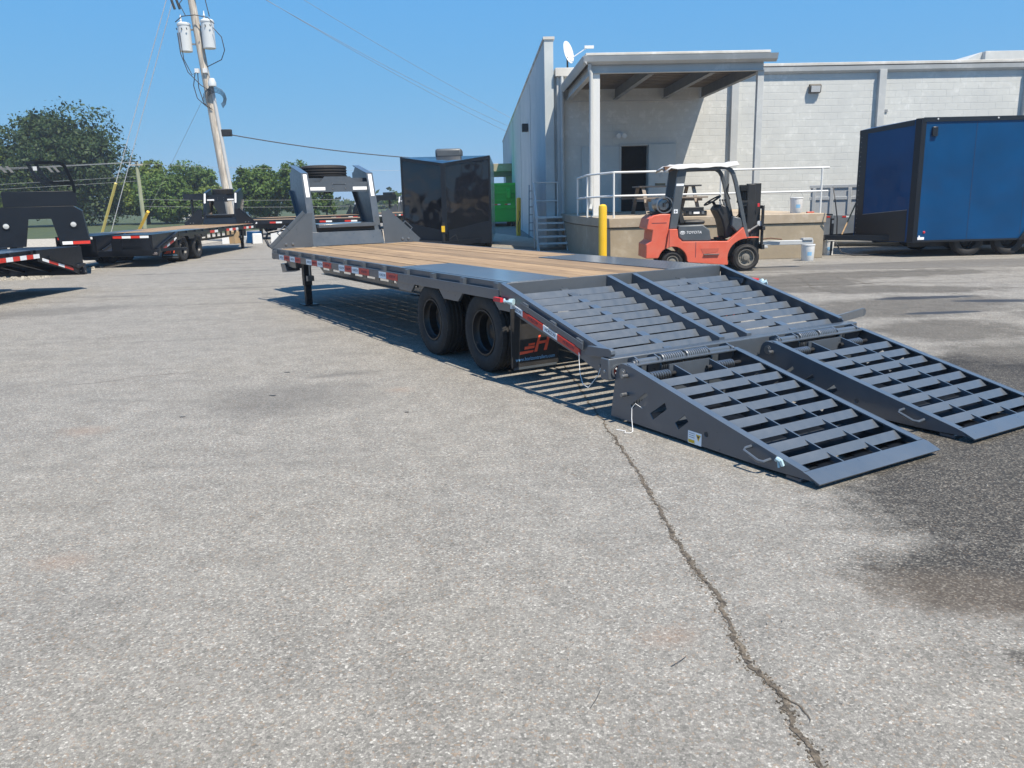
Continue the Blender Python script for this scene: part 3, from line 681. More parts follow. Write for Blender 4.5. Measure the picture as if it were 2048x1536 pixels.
def ramp(root, PM, v0, v1, ri):
    top = lambda u: .416+(u+1.74)*(.341/1.48)
    prof = [(-1.585, .34)]+[(-1.665+.072*math.cos(a), .355+.066*math.sin(a)) for a in (0.35, .8, 1.25, 1.6)]+[(-1.76, top(-1.76)), (-3.22, top(-3.22)), (-3.285, .036), (-2.97, .022), (-1.53, .022)]
    holes = [[(-1.749, .143), (-1.773, .124), (-1.928, .247), (-1.91, .262)], [(-1.955, .130), (-1.987, .092), (-2.119, .190), (-2.100, .232)], [(-2.200, .118), (-2.235, .082), (-2.322, .152), (-2.288, .188)],
             [(-2.483+.018*math.cos(a*.785), .108+.018*math.sin(a*.785)) for a in range(8)]]
    m = F(); m.prism(prof, 1, v0, v0+.008, holes); m.prism(prof, 1, v1-.008, v1, holes)
    o = m.build('ramp', PM, root, .0015)
    for a, b_ in ((v0+.0085, v0+.055), (v1-.055, v1-.0085)):
        m = F(); m.hexa([(-1.70, a, top(-1.70)-.010), (-3.22, a, top(-3.22)-.009), (-3.22, b_, top(-3.22)-.009), (-1.70, b_, top(-1.70)-.010), (-1.70, a, top(-1.70)-.001), (-3.22, a, top(-3.22)-.001), (-3.22, b_, top(-3.22)-.001), (-1.70, b_, top(-1.70)-.001)]); m.build('edge_flange', PM, o)
    th = math.atan(.341/1.48); du = math.cos(th)
    m = F(); m.hexa([(-1.625, v0+.009, top(-1.70)-.022), (-1.735, v0+.009, top(-1.735)-.012), (-1.735, v1-.009, top(-1.735)-.012), (-1.625, v1-.009, top(-1.70)-.022), (-1.625, v0+.009, top(-1.70)-.010), (-1.735, v0+.009, top(-1.735)-.0005), (-1.735, v1-.009, top(-1.735)-.0005), (-1.625, v1-.009, top(-1.70)-.010)]); m.build('top_plate', PM, o, .002)
    # front wall with spring pockets
    wv = v1-v0
    m = F(); m.box(-1.78, -1.77, v0+wv*.30, v1-wv*.34, .16, .395); m.build('pocket_wall', PM, o)
    m = F(); m.box(-1.66, -1.65, v0+.01, v1-.01, .05, .30); m.build('front_wall', PM, o)
    for a in (v0+.10, v1-.36):
        m = F(); m.helix(1, (-1.80, a, .335), .030, .20, 9, .006); m.build('inner_spring', GALV, o)
        m = F(); m.tube([(-1.80, a-.05, .335), (-1.80, a+.28, .335)], .015, 8); m.build('spring_rod', DARK, o)
    first = None
    for i in range(8):
        u = -1.985-i*.1555
        if first is None:
            m = F(); m.prism(slat_profile(.044, .016, .028, .026, dz=.045), 1, 0, wv-.018); first = m.build('ramp_slat', PM, o); s = first
        else: s = inst(first)
        s.location = (u, -(v0+.009), top(u)-.036); s.rotation_euler = (0, -th, 0)
    for k in (.335, .655):
        v = v0+wv*k
        m = F(); m.hexa([(-1.78, v, top(-1.78)-.13), (-3.20, v, .03), (-3.20, v+.011, .03), (-1.78, v+.011, top(-1.78)-.13), (-1.78, v, top(-1.78)-.018), (-3.20, v, top(-3.2)-.020), (-3.20, v+.011, top(-3.2)-.020), (-1.78, v+.011, top(-1.78)-.018)]); m.build('stringer', PM, o)
    # toe plate with its turned lip
    m = F(); m.prism([(-3.225, top(-3.225)-.001), (-3.255, top(-3.255)-.001), (-3.335, .034), (-3.330, .026), (-3.252, top(-3.255)-.010), (-3.225, top(-3.225)-.010)], 1, v0-.004, v1+.004); m.build('toe_plate', PM, o)
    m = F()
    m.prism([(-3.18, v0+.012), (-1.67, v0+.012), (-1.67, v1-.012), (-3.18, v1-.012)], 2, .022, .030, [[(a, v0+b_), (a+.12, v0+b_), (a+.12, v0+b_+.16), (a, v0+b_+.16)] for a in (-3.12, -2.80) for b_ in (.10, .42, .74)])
    m.build('base_plate', BLACKB, o)  # black rather than ramp paint: shade under the slats painted in, with some dirt
    m = F(); m.box(-2.0, -1.9, v0+.01, v1-.01, .022, .05); m.box(-2.75, -2.68, v0+.01, v1-.01, .022, .05); m.box(-3.2, -3.1, v0+.01, v1-.01, .004, .021); m.build('skid', PM, o)
    # hinge tube and springs outside
    hv0 = v0+.12
    m = F(); m.tube([(-1.655, hv0, .410), (-1.655, v1-.03, .410)], .027, 14); hg = m.build('hinge_tube', PM, o)
    for a, n in ((v0+.335, 10), (v0+.565, 10)):
        m = F(); m.helix(1, (-1.655, a, .410), .038, .205, n, .0085); m.build('hinge_spring', GALV, hg)
    for a in (hv0, v0+.30, v0+.79, v1-.06):
        m = F(); m.prism([(-1.568, .30), (-1.568, .43), (-1.63, .452), (-1.69, .43), (-1.71, .38), (-1.69, .33)], 1, a, a+.014); m.build('hinge_lug', PM, hg)
    m = F(); m.lathe([(.030, 0), (.030, -.012), (.018, -.014), (.018, -.03), (0, -.032)], 1, (-1.655, hv0, .410), 12); m.lathe([(.018, 0), (.018, .02), (0, .022)], 1, (-1.655, v1-.03, .41), 12); m.build('hinge_pin', GALV, hg)
    m = F(); m.lathe([(.034, 0), (.034, -.006), (.022, -.007), (.022, -.012), (0, -.013)], 1, (-1.665, v0, .355), 16); m.lathe([(.014, 0), (.014, -.05), (0, -.052)], 1, (-1.715, v0, .345), 10); m.lathe([(.014, 0), (.014, -.055), (0, -.057)], 1, (-1.715, v0, .215), 10); m.build('side_pin', GALV, o)
    # carrying handle
    m = F(); m.tube([(-2.847, v0, .125), (-2.845, v0-.045, .122), (-2.850, v0-.062, .112), (-2.955, v0-.062, .078), (-2.985, v0-.05, .076), (-2.993, v0, .085)], .010, 8); m.build('carry_handle', PM, o)
    if ri == 0:
        m = F(); m.box(-2.445, -2.325, v0-.002, v0-.0003, .020, .10); st = m.build('warning_sticker', WTAPE, o)
        m = F(); m.prism([(-2.397, .088), (-2.440, .088), (-2.4185, .046)], 1, v0-.0035, v0-.0022); m.box(-2.385, -2.330, v0-.0035, v0-.0022, .025, .045); m.build('yellow_mark', YELLOW, st)
        m = F(); m.prism([(-2.409, .080), (-2.428, .080), (-2.4185, .062)], 1, v0-.0048, v0-.0036)
        for z in (.088, .075, .062): m.box(-2.385, -2.335, v0-.0035, v0-.0022, z-.002, z)
        m.build('print', INK, st)
        m = F(); m.tube([(-1.878, v0-.004, .150), (-1.862, v0-.05, .185), (-1.838, v0-.06, .150), (-1.85, v0-.07, .08), (-1.90, v0-.10, .006), (-1.915, v0-.14, .006), (-1.89, v0-.16, .006), (-1.86, v0-.13, .006), (-1.80, v0-.16, .008)], .0022, 6); m.build('lanyard', WTAPE, o)
        m = F(); m.tube([(-3.045, v0-.012, .095), (-3.06, v0-.022, .110), (-3.085, v0-.022, .105), (-3.09, v0-.012, .075)], .012, 6); m.tube([(-3.06, v0-.015, .098), (-3.072, v0-.02, .06)], .008, 5); m.build('plastic_wrap', WRAP, o)
    return o

Q = dict(x0=-.0804, y0=6.9844, yaw=.5370)
main = gooseneck_trailer('flatbed_trailer', 'grey gooseneck flatbed trailer with pine deck, slatted dovetail and both ramps lowered', (Q['x0'], Q['y0'], 0), Q['yaw'], GREY)
# plastic-wrapped red clearance markers and cables on the dovetail
for s, (u, v, z) in enumerate(((-.10, -.02, .735), (-.42, W_+.03, .735))):
    m = F(); m.box(u+.02, u+.14, v-.03+(.04*s), v+(.07*s), z-.035, z); a = m.build('red_marker', REDP, main)
    m = F(); rr = random.Random(s); pts = [(u-.0-k*.03, v-.012+rr.uniform(-.015, .015), z-.02+rr.uniform(-.014, .018)) for k in range(6)]; m.tube(pts, [.010, .014, .012, .020, .026, .028], 6); m.build('plastic_wrap', WRAP, main)
m = F(); m.tube([(-1.165, -.006, .405), (-1.17, -.02, .43), (-1.18, -.025, .37), (-1.20, -.03, .27), (-1.26, -.05, .21), (-1.34, -.06, .20), (-1.41, -.02, .30), (-1.415, -.006, .35)], .0025, 6); m.build('lanyard', WTAPE, main)
# ------------------------------------------------------------------ warehouse, dock and the things on it
BETA = R(2.2)
def wall_mat(name, base, dark, patch):
    base, dark, patch = (tuple(x*.84 for x in q) for q in (base, dark, patch))
    m, t, b = newmat(name)
    P = t.new('ShaderNodeNewGeometry').outputs['Position']
    oi = t.new('ShaderNodeObjectInfo').outputs['Random']
    n = t.noise(P, .9, 6, .65); n2 = t.noise(P, 5., 5, .65); v = t.noise(t.mapping(P, scale=(6, 6, .35)), 1., 4, .6)
    c = t.mix(t.ramp(n, .36, .66), dark, base)
    c = t.mix(t.math('MULTIPLY', t.ramp(n2, .52, .62, 0, .75), t.ramp(n, .45, .6)), c, patch)
    c = t.mix(t.ramp(v, .55, .75, 0, .25), c, dark)
    k = t.ramp(oi, 0, 1, .985, 1.015); cm = t.new('ShaderNodeCombineXYZ')
    for i in range(3): t.link(k, cm.inputs[i])
    c = t.mix(1., c, cm.outputs[0], 'MULTIPLY')
    t.link(c, b.inputs['Base Color']); b.inputs['Roughness'].default_value = .8
    t.link(t.bump(t.noise(P, 45, 4), .25, .006), b.inputs['Normal'])
    return m
WALLM = wall_mat('white painted block', (.62, .635, .61), (.55, .565, .55), (.74, .75, .73))
JOINTM = wall_mat('grey painted joint', (.60, .615, .595), (.535, .55, .535), (.68, .69, .67))
SIDEM = wall_mat('pale painted metal', (.56, .60, .60), (.48, .53, .54), (.60, .63, .63))
TRIMM = wall_mat('light grey trim', (.52, .54, .54), (.44, .46, .46), (.62, .63, .62))
CAPM = wall_mat('weathered white cap', (.66, .65, .61), (.50, .48, .44), (.78, .77, .74))
CONC = wall_mat('tan weathered concrete', (.42, .35, .25), (.30, .25, .18), (.48, .42, .33))
CONC2 = wall_mat('pebbled concrete slab', (.46, .38, .28), (.33, .27, .20), (.52, .46, .38))
DECKM = wall_mat('brown roof decking', (.22, .19, .16), (.16, .14, .12), (.25, .22, .19))
BEAMM = wall_mat('grey steel beam', (.24, .26, .28), (.19, .21, .23), (.27, .29, .30))
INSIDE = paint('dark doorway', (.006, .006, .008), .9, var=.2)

bld = thing('warehouse', 'long pale block warehouse with a high left end wall and a loading canopy', 'building', (0, 19.14, 0), BETA)
WY = 7.0
# backing walls
m = MB(); m.prism([(1.75, 0), (21.5, 0), (21.5, 5.12), (1.75, 5.12)], 1, WY+.02, WY+.3, [[(3.83, 1.035), (4.67, 1.035), (4.67, 3.02), (3.83, 3.02)]]); m.build('wall', JOINTM, bld)
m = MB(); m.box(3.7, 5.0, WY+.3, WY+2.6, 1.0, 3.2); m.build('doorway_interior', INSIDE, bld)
m = MB(); m.box(1.75, 21.5, WY+.31, 40, 4.9, 5.05); m.build('roof', CAPM, bld)
# left end wall, higher than the rest
m = MB(); m.prism([(WY-.10, 0), (45, 0), (45, 5.62), (WY-.10, 6.12)], 0, 1.47, 1.74); ew = m.build('end_wall', SIDEM, bld)
m = MB(); m.hexa([(1.44, WY-.13, 6.122), (1.78, WY-.13, 6.122), (1.78, 45, 5.622), (1.44, 45, 5.622), (1.44, WY-.13, 6.20), (1.78, WY-.13, 6.20), (1.78, 45, 5.70), (1.44, 45, 5.70)]); m.build('coping', CAPM, ew)
for y in (13.5, 20.5, 28):
    m = MB(); m.box(1.462, 1.4695, y, y+.05, .05, 5.7); m.build('panel_seam', BEAMM, ew)
# individual concrete blocks of the front wall
def block_mesh(wd):
    m = MB(); e = .004; m.add([(0, 0, 0), (wd, 0, 0), (wd, 0, .195), (0, 0, .195), (e, -.0026, e), (wd-e, -.0026, e), (wd-e, -.0026, .195-e), (e, -.0026, .195-e)], [(4, 5, 6, 7), (0, 1, 5, 4), (1, 2, 6, 5), (2, 3, 7, 6), (3, 0, 4, 7)])
    me = m.mesh('block'); me.polygons.foreach_set('use_smooth', [False]*len(me.polygons)); me.materials.append(WALLM); return me
BW = .400
bm_full = block_mesh(.393)
rest = MB(); cnt = 0; rb = random.Random(21)
pil = [1.94, 7.30, 11.86, 16.5]
for r in range(25):
    z = .02+r*.2035
    if z+.2 > 5.12: break
    for k in range(52):
        x = 1.76+k*BW+(BW/2 if r % 2 else 0)
        x1 = x+.393
        if x1 > 21.4: continue
        if any(x1 > p-.12 and x < p+.12 for p in pil): 
            # cut block beside a pilaster: keep it in the joined part
            pass
        if x1 > 3.74 and x < 5.56 and z+.19 > .95 and z < 3.10: continue
        show = (z > 1.0) and (x > 6.0) and not (8.8 < x and z < 3.2)
        near = show and z > 1.9 and 5.9 < x < 16.0
        if near and cnt < 296 and (r*7+k*3) % 2 == 0:
            o = bpy.data.objects.new('block', bm_full); COL.objects.link(o); o.parent = bld; o.location = (x, WY+.0195, z); cnt += 1
        else:
            e = .004; y0 = WY+.0195; yj = y0-.0026+rb.uniform(-.0006, .0006)
            rest.add([(x, y0, z), (x1, y0, z), (x1, y0, z+.195), (x, y0, z+.195), (x+e, yj, z+e), (x1-e, yj, z+e), (x1-e, yj, z+.195-e), (x+e, yj, z+.195-e)], [(4, 5, 6, 7), (0, 1, 5, 4), (1, 2, 6, 5), (2, 3, 7, 6), (3, 0, 4, 7)])
bw_ = rest.build('blockwork', WALLM, bld, kind='stuff'); bw_.data.polygons.foreach_set('use_smooth', [False]*len(bw_.data.polygons))
for p in pil:
    m = MB(); m.box(p-.11, p+.11, WY-.14, WY+.015, .0, 5.10); m.build('pilaster', TRIMM, bld, .005)
# gutter and white cap
m = MB(); m.prism([(WY-.02, 5.04), (WY-.10, 5.10), (WY-.12, 5.22), (WY-.02, 5.24)], 0, 6.6, 21.5); m.build('gutter', TRIMM, bld)
m = MB(); m.box(6.62, 21.5, WY-.135, WY+.32, 5.245, 5.33); m.build('parapet_cap', CAPM, bld, .01)
m = MB(); m.box(1.78, 2.6, WY-.25, WY+.3, 5.06, 5.30); m.build('gutter_end', CAPM, bld, .01)
m = MB(); m.tube([(1.98, WY-.20, 5.06), (1.98, WY-.20, .4)], .05, 10); m.build('downpipe', TRIMM, bld)
# door panels
m = MB(); m.box(4.675, 5.52, WY-.045, WY+.015, 1.035, 3.06); d = m.build('door', SIDEM, bld, .004)
m = MB(); m.lathe([(.07, 0), (.06, -.01), (0, -.011)], 1, (5.08, WY-.046, 2.12), 16); m.build('vent_plate', TRIMM, d)
m = MB(); m.box(3.76, 3.825, WY-.02, WY+.018, 1.035, 3.09); m.box(3.825, 4.67, WY-.02, WY+.018, 3.025, 3.09); m.build('door_frame', TRIMM, bld)
m = MB(); m.box(2.6, 3.755, WY-.015, WY+.0085, 1.035, 3.02); m.build('wall_panel', SIDEM, bld, .003)
# wall lamps
def wall_pack(x, z):
    m = MB(); m.prism([(WY-.005, z-.13), (WY-.10, z-.10), (WY-.13, z+.10), (WY-.08, z+.14), (WY-.005, z+.14)], 0, x-.18, x+.18); o = m.build('wall_lamp', paint('bronze lamp housing', (.10, .09, .075), .5) if 'bronze lamp housing' not in MATS else MATS['bronze lamp housing'], bld, .01)
    m = MB(); m.hexa([(x-.14, WY-.125, z-.095), (x+.14, WY-.125, z-.095), (x+.14, WY-.09, z-.095), (x-.14, WY-.09, z-.095), (x-.14, WY-.150, z+.08), (x+.14, WY-.150, z+.08), (x+.14, WY-.11, z+.08), (x-.14, WY-.11, z+.08)]); m.build('lens', GLASSY, o)
wall_pack(9.78, 4.58)
m = MB(); m.box(3.73, 3.87, WY-.08, WY+.015, 3.28, 3.42); tl = m.build('flood_lamp', PLASTW, bld, .008)
for s in (-1, 1):
    m = MB(); m.lathe([(.03, .0), (.075, -.10), (.075, -.12), (0, -.10)], 1, (3.80+s*.085, WY-.08, 3.31), 16); m.build('lamp_head', PLASTW, tl)
m = MB(); m.box(1.22, 1.46, WY+7.8, WY+8.2, 4.1, 4.4); m.build('wall_lamp', DARK, bld, .01)
m = MB(); m.box(11.95, 12.13, WY-.012, WY+.0085, 3.86, 3.94); m.build('wall_vent', BEAMM, bld)
# roof plant
m = MB(); m.box(18.7, 24.0, WY+6, WY+10, 5.0, 6.52); m.build('roof_unit', TRIMM, bld, .01)
m = MB(); m.prism([(17.5, 5.0), (18.69, 5.0), (18.69, 6.52), (17.5, 6.0)], 1, WY+6.2, WY+9.8); m.build('roof_unit_slope', TRIMM, bld)
# satellite dish
ds = thing('satellite_dish', 'white oval satellite dish on a short mast behind the parapet', 'satellite dish', (2.05, 28.2, 5.0), BETA)
m = MB(); m.tube([(0, 0, 0), (0, 0, .95)], .03, 8); m.tube([(-.45, 0, .1), (0, 0, .6)], .015, 6); m.tube([(.45, .0, .1), (0, 0, .6)], .015, 6); m.build('mast', DARK, ds)
m = MB()
dv, df = [], []
for i in range(7):
    rr = i/6
    for k in range(24):
        a = k*2*math.pi/24; dv.append((rr*.20*math.cos(a)-.16*rr*rr*0-.12*(1-rr*rr)*-1*.0-.10+.12*rr*rr, .34*rr*math.cos(a)*.6, 1.18+.42*rr*math.sin(a)))
for i in range(6):
    for k in range(24): df.append((i*24+k, i*24+(k+1) % 24, (i+1)*24+(k+1) % 24, (i+1)*24+k))
m.add(dv, df); o = m.build('dish', PLASTW, ds, rot=(0, R(-16), 0), loc=(.30, 0, .12)); o.scale = (.8, .8, .85); sd = o.modifiers.new('thick', 'SOLIDIFY'); sd.thickness = .015
m = MB(); m.tube([(.05, 0, .85), (.62, -.05, 1.20)], .018, 6); m.box(.55, .85, -.09, .03, 1.19, 1.27); m.build('feed_arm', PLASTW, ds)
# ---- canopy
CX0, CX1 = 2.02, 6.52; CY0 = 1.50
can = thing('loading_canopy', 'flat grey steel canopy on two slim posts over the concrete dock', 'canopy', (0, 19.14, 0), BETA)
m = MB(); m.box(CX0, CX1-.05, CY0+.05, WY-.03, 4.70, 4.78); m.build('roof_deck', DECKM, can)
for k in range(17):
    y = CY0+.30+k*.31; m = MB(); m.box(CX0+.12, CX1-.12, y-.05, y+.05, 4.675, 4.6995); m.build('deck_rib', DECKM, can)
m = MB(); m.prism([(CY0+.05, 4.60), (CY0-.06, 4.66), (CY0-.10, 4.78), (CY0+.05, 4.80)], 0, CX0-.08, CX1+.10); m.build('front_gutter', TRIMM, can)
m = MB(); m.box(CX0-.02, CX1-.06, CY0-.02, WY-.04, 4.801, 4.86); m.build('roof_sheet', CAPM, can, .01)
m = MB(); m.prism([(CX0, 4.60), (CX0-.06, 4.66), (CX0-.10, 4.78), (CX0, 4.80)], 1, CY0-.06, WY-.04); m.build('side_gutter', TRIMM, can)
m = MB(); m.box(CX0+.10, CX1-.18, CY0+.12, CY0+.16, 4.42, 4.674); m.box(CX0+.10, CX1-.18, CY0+.06, CY0+.22, 4.41, 4.425); m.build('front_beam', TRIMM, can)
for x in (CX0+.16, 3.62, 5.12, CX1-.24):
    m = MB(); m.box(x-.012, x+.012, CY0+.23, WY-.03, 4.40, 4.674); m.box(x-.07, x+.07, CY0+.23, WY-.03, 4.385, 4.40); m.build('roof_joist', BEAMM if x > 2.5 else TRIMM, can)
m = MB(); m.tube([(2.3, WY-.25, 4.33), (5.9, WY-.25, 4.30)], .018, 6); m.build('conduit', CONDUIT, can)
for x, w2 in ((2.27, .085), (6.28, .075)):
    m = MB(); m.box(x-w2, x+w2, CY0+.10, CY0+.25, 1.062, 4.408); m.build('post', WHITE if x < 3 else TRIMM, can, .006)
    m = MB(); m.box(x-w2-.04, x+w2+.04, CY0+.05, CY0+.30, 1.0305, 1.061); m.build('base_plate', TRIMM, can)
m = MB(); m.tube([(2.10, CY0+.02, 4.62), (2.10, CY0+.06, 4.50), (2.135, CY0+.06, 4.40), (2.135, CY0+.06, 1.35), (2.10, CY0-.02, 1.22)], .045, 10); m.build('downpipe', TRIMM, can)
# ---- dock
dock = thing('loading_dock', 'tan concrete loading dock with a pipe railing round its edge', 'loading dock', (0, 19.14, 0), BETA)
P0 = [(2.33, 0), (7.42, 0), (7.42, WY-.15), (1.92, WY-.15), (1.92, 3.9)]
def inset(p, d):
    cx = sum(a for a, _ in p)/len(p); cy = sum(b for _, b in p)/len(p); return [(a+(d if a < cx else -d), b+(d if b < cy else -d)) for a, b in p]
m = MB(); m.prism(inset(P0, .03), 2, 0, .80); m.build('base_wall', CONC, dock, .01)
m = MB(); m.prism(P0, 2, .815, 1.03); m.build('slab', CONC2, dock, .012)
m = MB(); m.prism(inset(P0, .05), 2, .8005, .8145); m.build('joint', DARK, dock)
def rail(parts, pts, r=.024):
    m = MB(); m.tube(pts, r, 8); return m.build('rail', parts[0], parts[1])
for z in (1.53, 2.06):
    rail((WHITE, dock), [(2.46, .14, z), (7.48, .14, z)]); rail((WHITE, dock), [(2.45, .14, z), (2.0, 1.3, z-.02), (2.02, 3.4, z-.05)])
for x in (2.46, 4.95, 7.32):
    m = MB(); m.tube([(x, .14, 1.031), (x, .14, 2.055)], .024, 8); m.build('rail_post', WHITE, dock)
for (x, y) in ((2.02, 3.4), (2.0, 1.3)):
    m = MB(); m.tube([(x, y, 1.031), (x, y, 2.0)], .024, 8); m.build('rail_post', WHITE, dock)
# ---- metal stairs beside the dock
stt = thing('metal_stairs', 'short pale metal stairs with a pipe handrail left of the dock', 'stairs', (0, 19.14, 0), BETA)
for k in range(4):
    y = 5.35+k*.27; z = .17+k*.19
    m = MB(); m.box(1.12, 2.0, y, y+.30, z, z+.045); m.build('tread', WHITE, stt, .004)
m = MB(); m.box(1.12, 1.95, 6.45, 6.88, .90, .96); m.build('landing', WHITE, stt, .004)
for x in (1.08, 1.93):
    m = MB(); m.hexa([(x, 5.20, 0), (x+.035, 5.20, 0), (x+.035, 5.42, 0), (x, 5.42, 0), (x, 6.45, .80), (x+.035, 6.45, .80), (x+.035, 6.45, .99), (x, 6.45, .99)]); m.build('stringer', WHITE, stt)
for x, y, z0 in ((1.06, 5.35, 0), (1.06, 6.60, 0), (1.82, 6.85, .96)):
    m = MB(); m.tube([(x, y, z0), (x, y, z0+1.0 if z0 == 0 and y < 6 else 1.98)], .022, 8); m.build('rail_post', WHITE, stt)
for dz in (0, -.55):
    m = MB(); m.tube([(1.06, 5.35, 1.0+dz*.5), (1.06, 6.60, 1.98+dz), (1.82, 6.85, 1.98+dz)], .022, 8); m.build('handrail', WHITE, stt)
# ---- bollards
def bollard(x, y, h, label, lean=0.):
    o = MB().lathe([(.095, 0), (.095, h-.08), (.085, h-.035), (.055, h-.008), (0, h)], 2, (0, 0, 0), 24).build('bollard', YELLOW, loc=(x, y, 0), rot=(0, lean, 0)); return tag(o, label, 'bollard')
bollard(2.15, 18.95, 1.36, 'bright yellow steel bollard at the front corner of the concrete dock')
b2 = bollard(.42, 34.5, 1.55, 'weathered yellow bollard with a black strap by the aluminium ladder', R(1.5))
m = MB(); m.tube([(.02, -.10, 1.0), (.06, -.105, .75), (-.03, -.10, .45), (.0, -.10, .15)], .012, 6); m.build('strap', DARK, b2)
# ---- ladder leaning on the wall
ld = thing('aluminium_ladder', 'aluminium step ladder leaning on the pale side wall by the dumpster', 'ladder', (.80, 32.2, 0), 0)
for x in (0, .40):
    m = MB(); m.bar((x, 0, 0), (x-.05 if x else .05, .35, 2.0), .035, .07); m.build('rail', GALV, ld)
for k in range(6):
    z = .28+k*.30; m = MB(); m.bar((.02, .35*z/2.0, z), (.38, .35*z/2.0, z), .06, .03); m.build('rung', GALV, ld)
# ---- green dumpster
du = thing('dumpster', 'bright green ribbed roll-off dumpster standing by the side wall', 'dumpster', (-.35, 46.0, 0), BETA)
m = MB(); m.prism([(-2.3, .25), (.95, .25), (1.25, 2.25), (-2.6, 2.25)], 1, 0, 5.5); m.build('body', GREEN, du, .02)
for z in (.95, 1.35, 1.75, 2.2):
    m = MB(); t_ = (z-.25)/2.; m.box(-2.34-.3*t_, .99+.3*t_, -.09, -.005, z, z+.13); m.build('rib', GREEN, du, .015)
for x in (-1.6, -.55, .4):
    m = MB(); m.prism([(-.13, 1.40), (-.26, 1.55), (-.26, 1.95), (-.10, 2.05)], 0, x-.10, x+.10); m.build('bracket', GREEN, du)
for x in (-.2, .35):
    m = MB(); m.box(x-.16, x+.0, -.012, -.003, 1.16, 1.22); m.build('reflector', RTAPE, du); m = MB(); m.box(x+.0, x+.16, -.012, -.003, 1.16, 1.22); m.build('reflector', WTAPE, du)
for x in (-1.9, .6):
    m = MB(); m.lathe([(.12, -.06), (.12, .06)], 0, (x, .25, .12), 14); m.build('roller', DARK, du)
# ---- small side canopy far along the end wall
sc_ = thing('door_canopy', 'small flat concrete canopy over a side door beyond the green dumpster', 'canopy', (0, 19.14, 0), BETA)
m = MB(); m.box(.25, 1.46, 30.5, 33.5, 3.05, 3.50); m.build('slab', CONC2, sc_, .02)
m = MB(); m.box(.30, 1.46, 30.7, 33.3, 2.80, 3.05); m.build('soffit', DECKM, sc_)
m = MB(); m.box(1.12, 1.46, 30.9, 31.2, 0, 2.80); m.build('pier', CONC, sc_)
# ---- picnic table on the dock
pt = thing('picnic_table', 'weathered grey wooden picnic table standing under the canopy', 'table', (3.75, 22.35, 1.03), R(8))
for k in range(4):
    m = MB(); y = -.33+k*.17; m.box(-.35, 1.35, y, y+.16, .70, .74); m.build('top_board', GREYWOOD, pt, .004)
for y in (-.80, .62):
    m = MB(); m.box(-.55, 1.35, y, y+.22, .40, .44); m.build('bench_board', GREYWOOD, pt, .004)
for x in (-.22, 1.15):
    for s in (-1, 1):
        m = MB(); m.bar((x, s*.70, 0), (x, s*.24, .70), .04, .09, (1, 0, 0)); m.build('leg', GREYWOOD, pt)
    m = MB(); m.box(x+.021, x+.06, -.76, .80, .33, .395); m.build('cross_brace', GREYWOOD, pt)
tag(MB().box(-.12, .12, -.07, .07, 0, .06).build('wood_offcut', PINE, bevel=.004, loc=(4.05, 22.3, 1.772), rot=(0, 0, .3)), 'pale wood offcut lying on the picnic table', 'wood')
# ---- buckets
def bucket(name, loc, mat, label, lid=False, handle=True):
    o = MB().lathe([(0, .0), (.130, .0), (.135, .01), (.150, .34), (.158, .345), (.158, .365), (.148, .37), (.140, .33)] if not lid else [(0, 0), (.13, 0), (.15, .34), (.16, .345), (.16, .37), (0, .375)], 2, (0, 0, 0), 28).build(name, mat, loc=loc)
    if handle:
        m = MB(); m.tube([(.155*math.cos(a), 0, .33+.20*math.sin(a)) for a in [math.pi*k/10 for k in range(11)]], .004, 5); m.build('handle', GALV, o)
    m = MB(); n = 8; vs = []
    for k in range(n+1):
        a = R(-112+k*5); vs += [(.1405*math.cos(a), .1405*math.sin(a), .12), (.1465*math.cos(a), .1465*math.sin(a), .20)]
    m.add(vs, [(2*k, 2*k+2, 2*k+3, 2*k+1) for k in range(n)]); m.build('label_print', SKYTXT, o)
    return tag(o, label, 'bucket')
bucket('bucket', (6.95, 20.15, 1.03), PLASTW, 'white plastic bucket with its handle up standing on the dock')
bucket('bucket', (6.78, 18.75, 0), PLASTW, 'white plastic bucket on the ground under the forklift boom', handle=False)
bucket('bucket', (7.80, 20.25, 0), PLASTW, 'white lidded bucket under the blue trailer tongue behind its chains', True, False)
# tool case and oddments on the dock edge
tc = thing('tool_case', 'open black plastic tool case lying on the dock edge', 'tool case', (4.42, 19.75, 1.03), R(2))
m = MB(); m.box(-.25, .25, -.14, .14, 0, .12); m.build('case', DARK, tc, .015)
m = MB(); m.box(-.25, .25, .14, .17, .08, .20); m.build('lid', DARK, tc, .01)
for x in (-.15, .15): m = MB(); m.box(x-.03, x+.03, -.152, -.141, .04, .11); m.build('latch', GALV, tc)
m = MB(); m.box(-.07, .07, -.149, -.1415, .05, .10); m.build('sticker', WTAPE, tc)
tag(MB().box(-.09, .09, -.03, .03, 0, .03).build('hand_tool', ORANGE, bevel=.005, loc=(7.2, 19.9, 1.03), rot=(0, 0, .2)), 'orange handled tool lying on the dock beside the bucket', 'tool')
tag(MB().box(-.30, .30, -.25, .25, 0, .06).build('wood_block', PINE, bevel=.004, loc=(1.75, 20.6, 0), rot=(0, 0, .1)), 'flat piece of pale timber on the ground left of the yellow bollard', 'wood')
# hose by the stairs
m = MB(); m.tube([(1.55, 22.4, .02), (1.75, 22.0, .02), (1.9, 21.7, .02), (2.05, 21.5, .02), (2.0, 21.2, .02)], .018, 6); tag(m.build('hose', DARK), 'black hose lying on the ground before the metal stairs', 'hose')
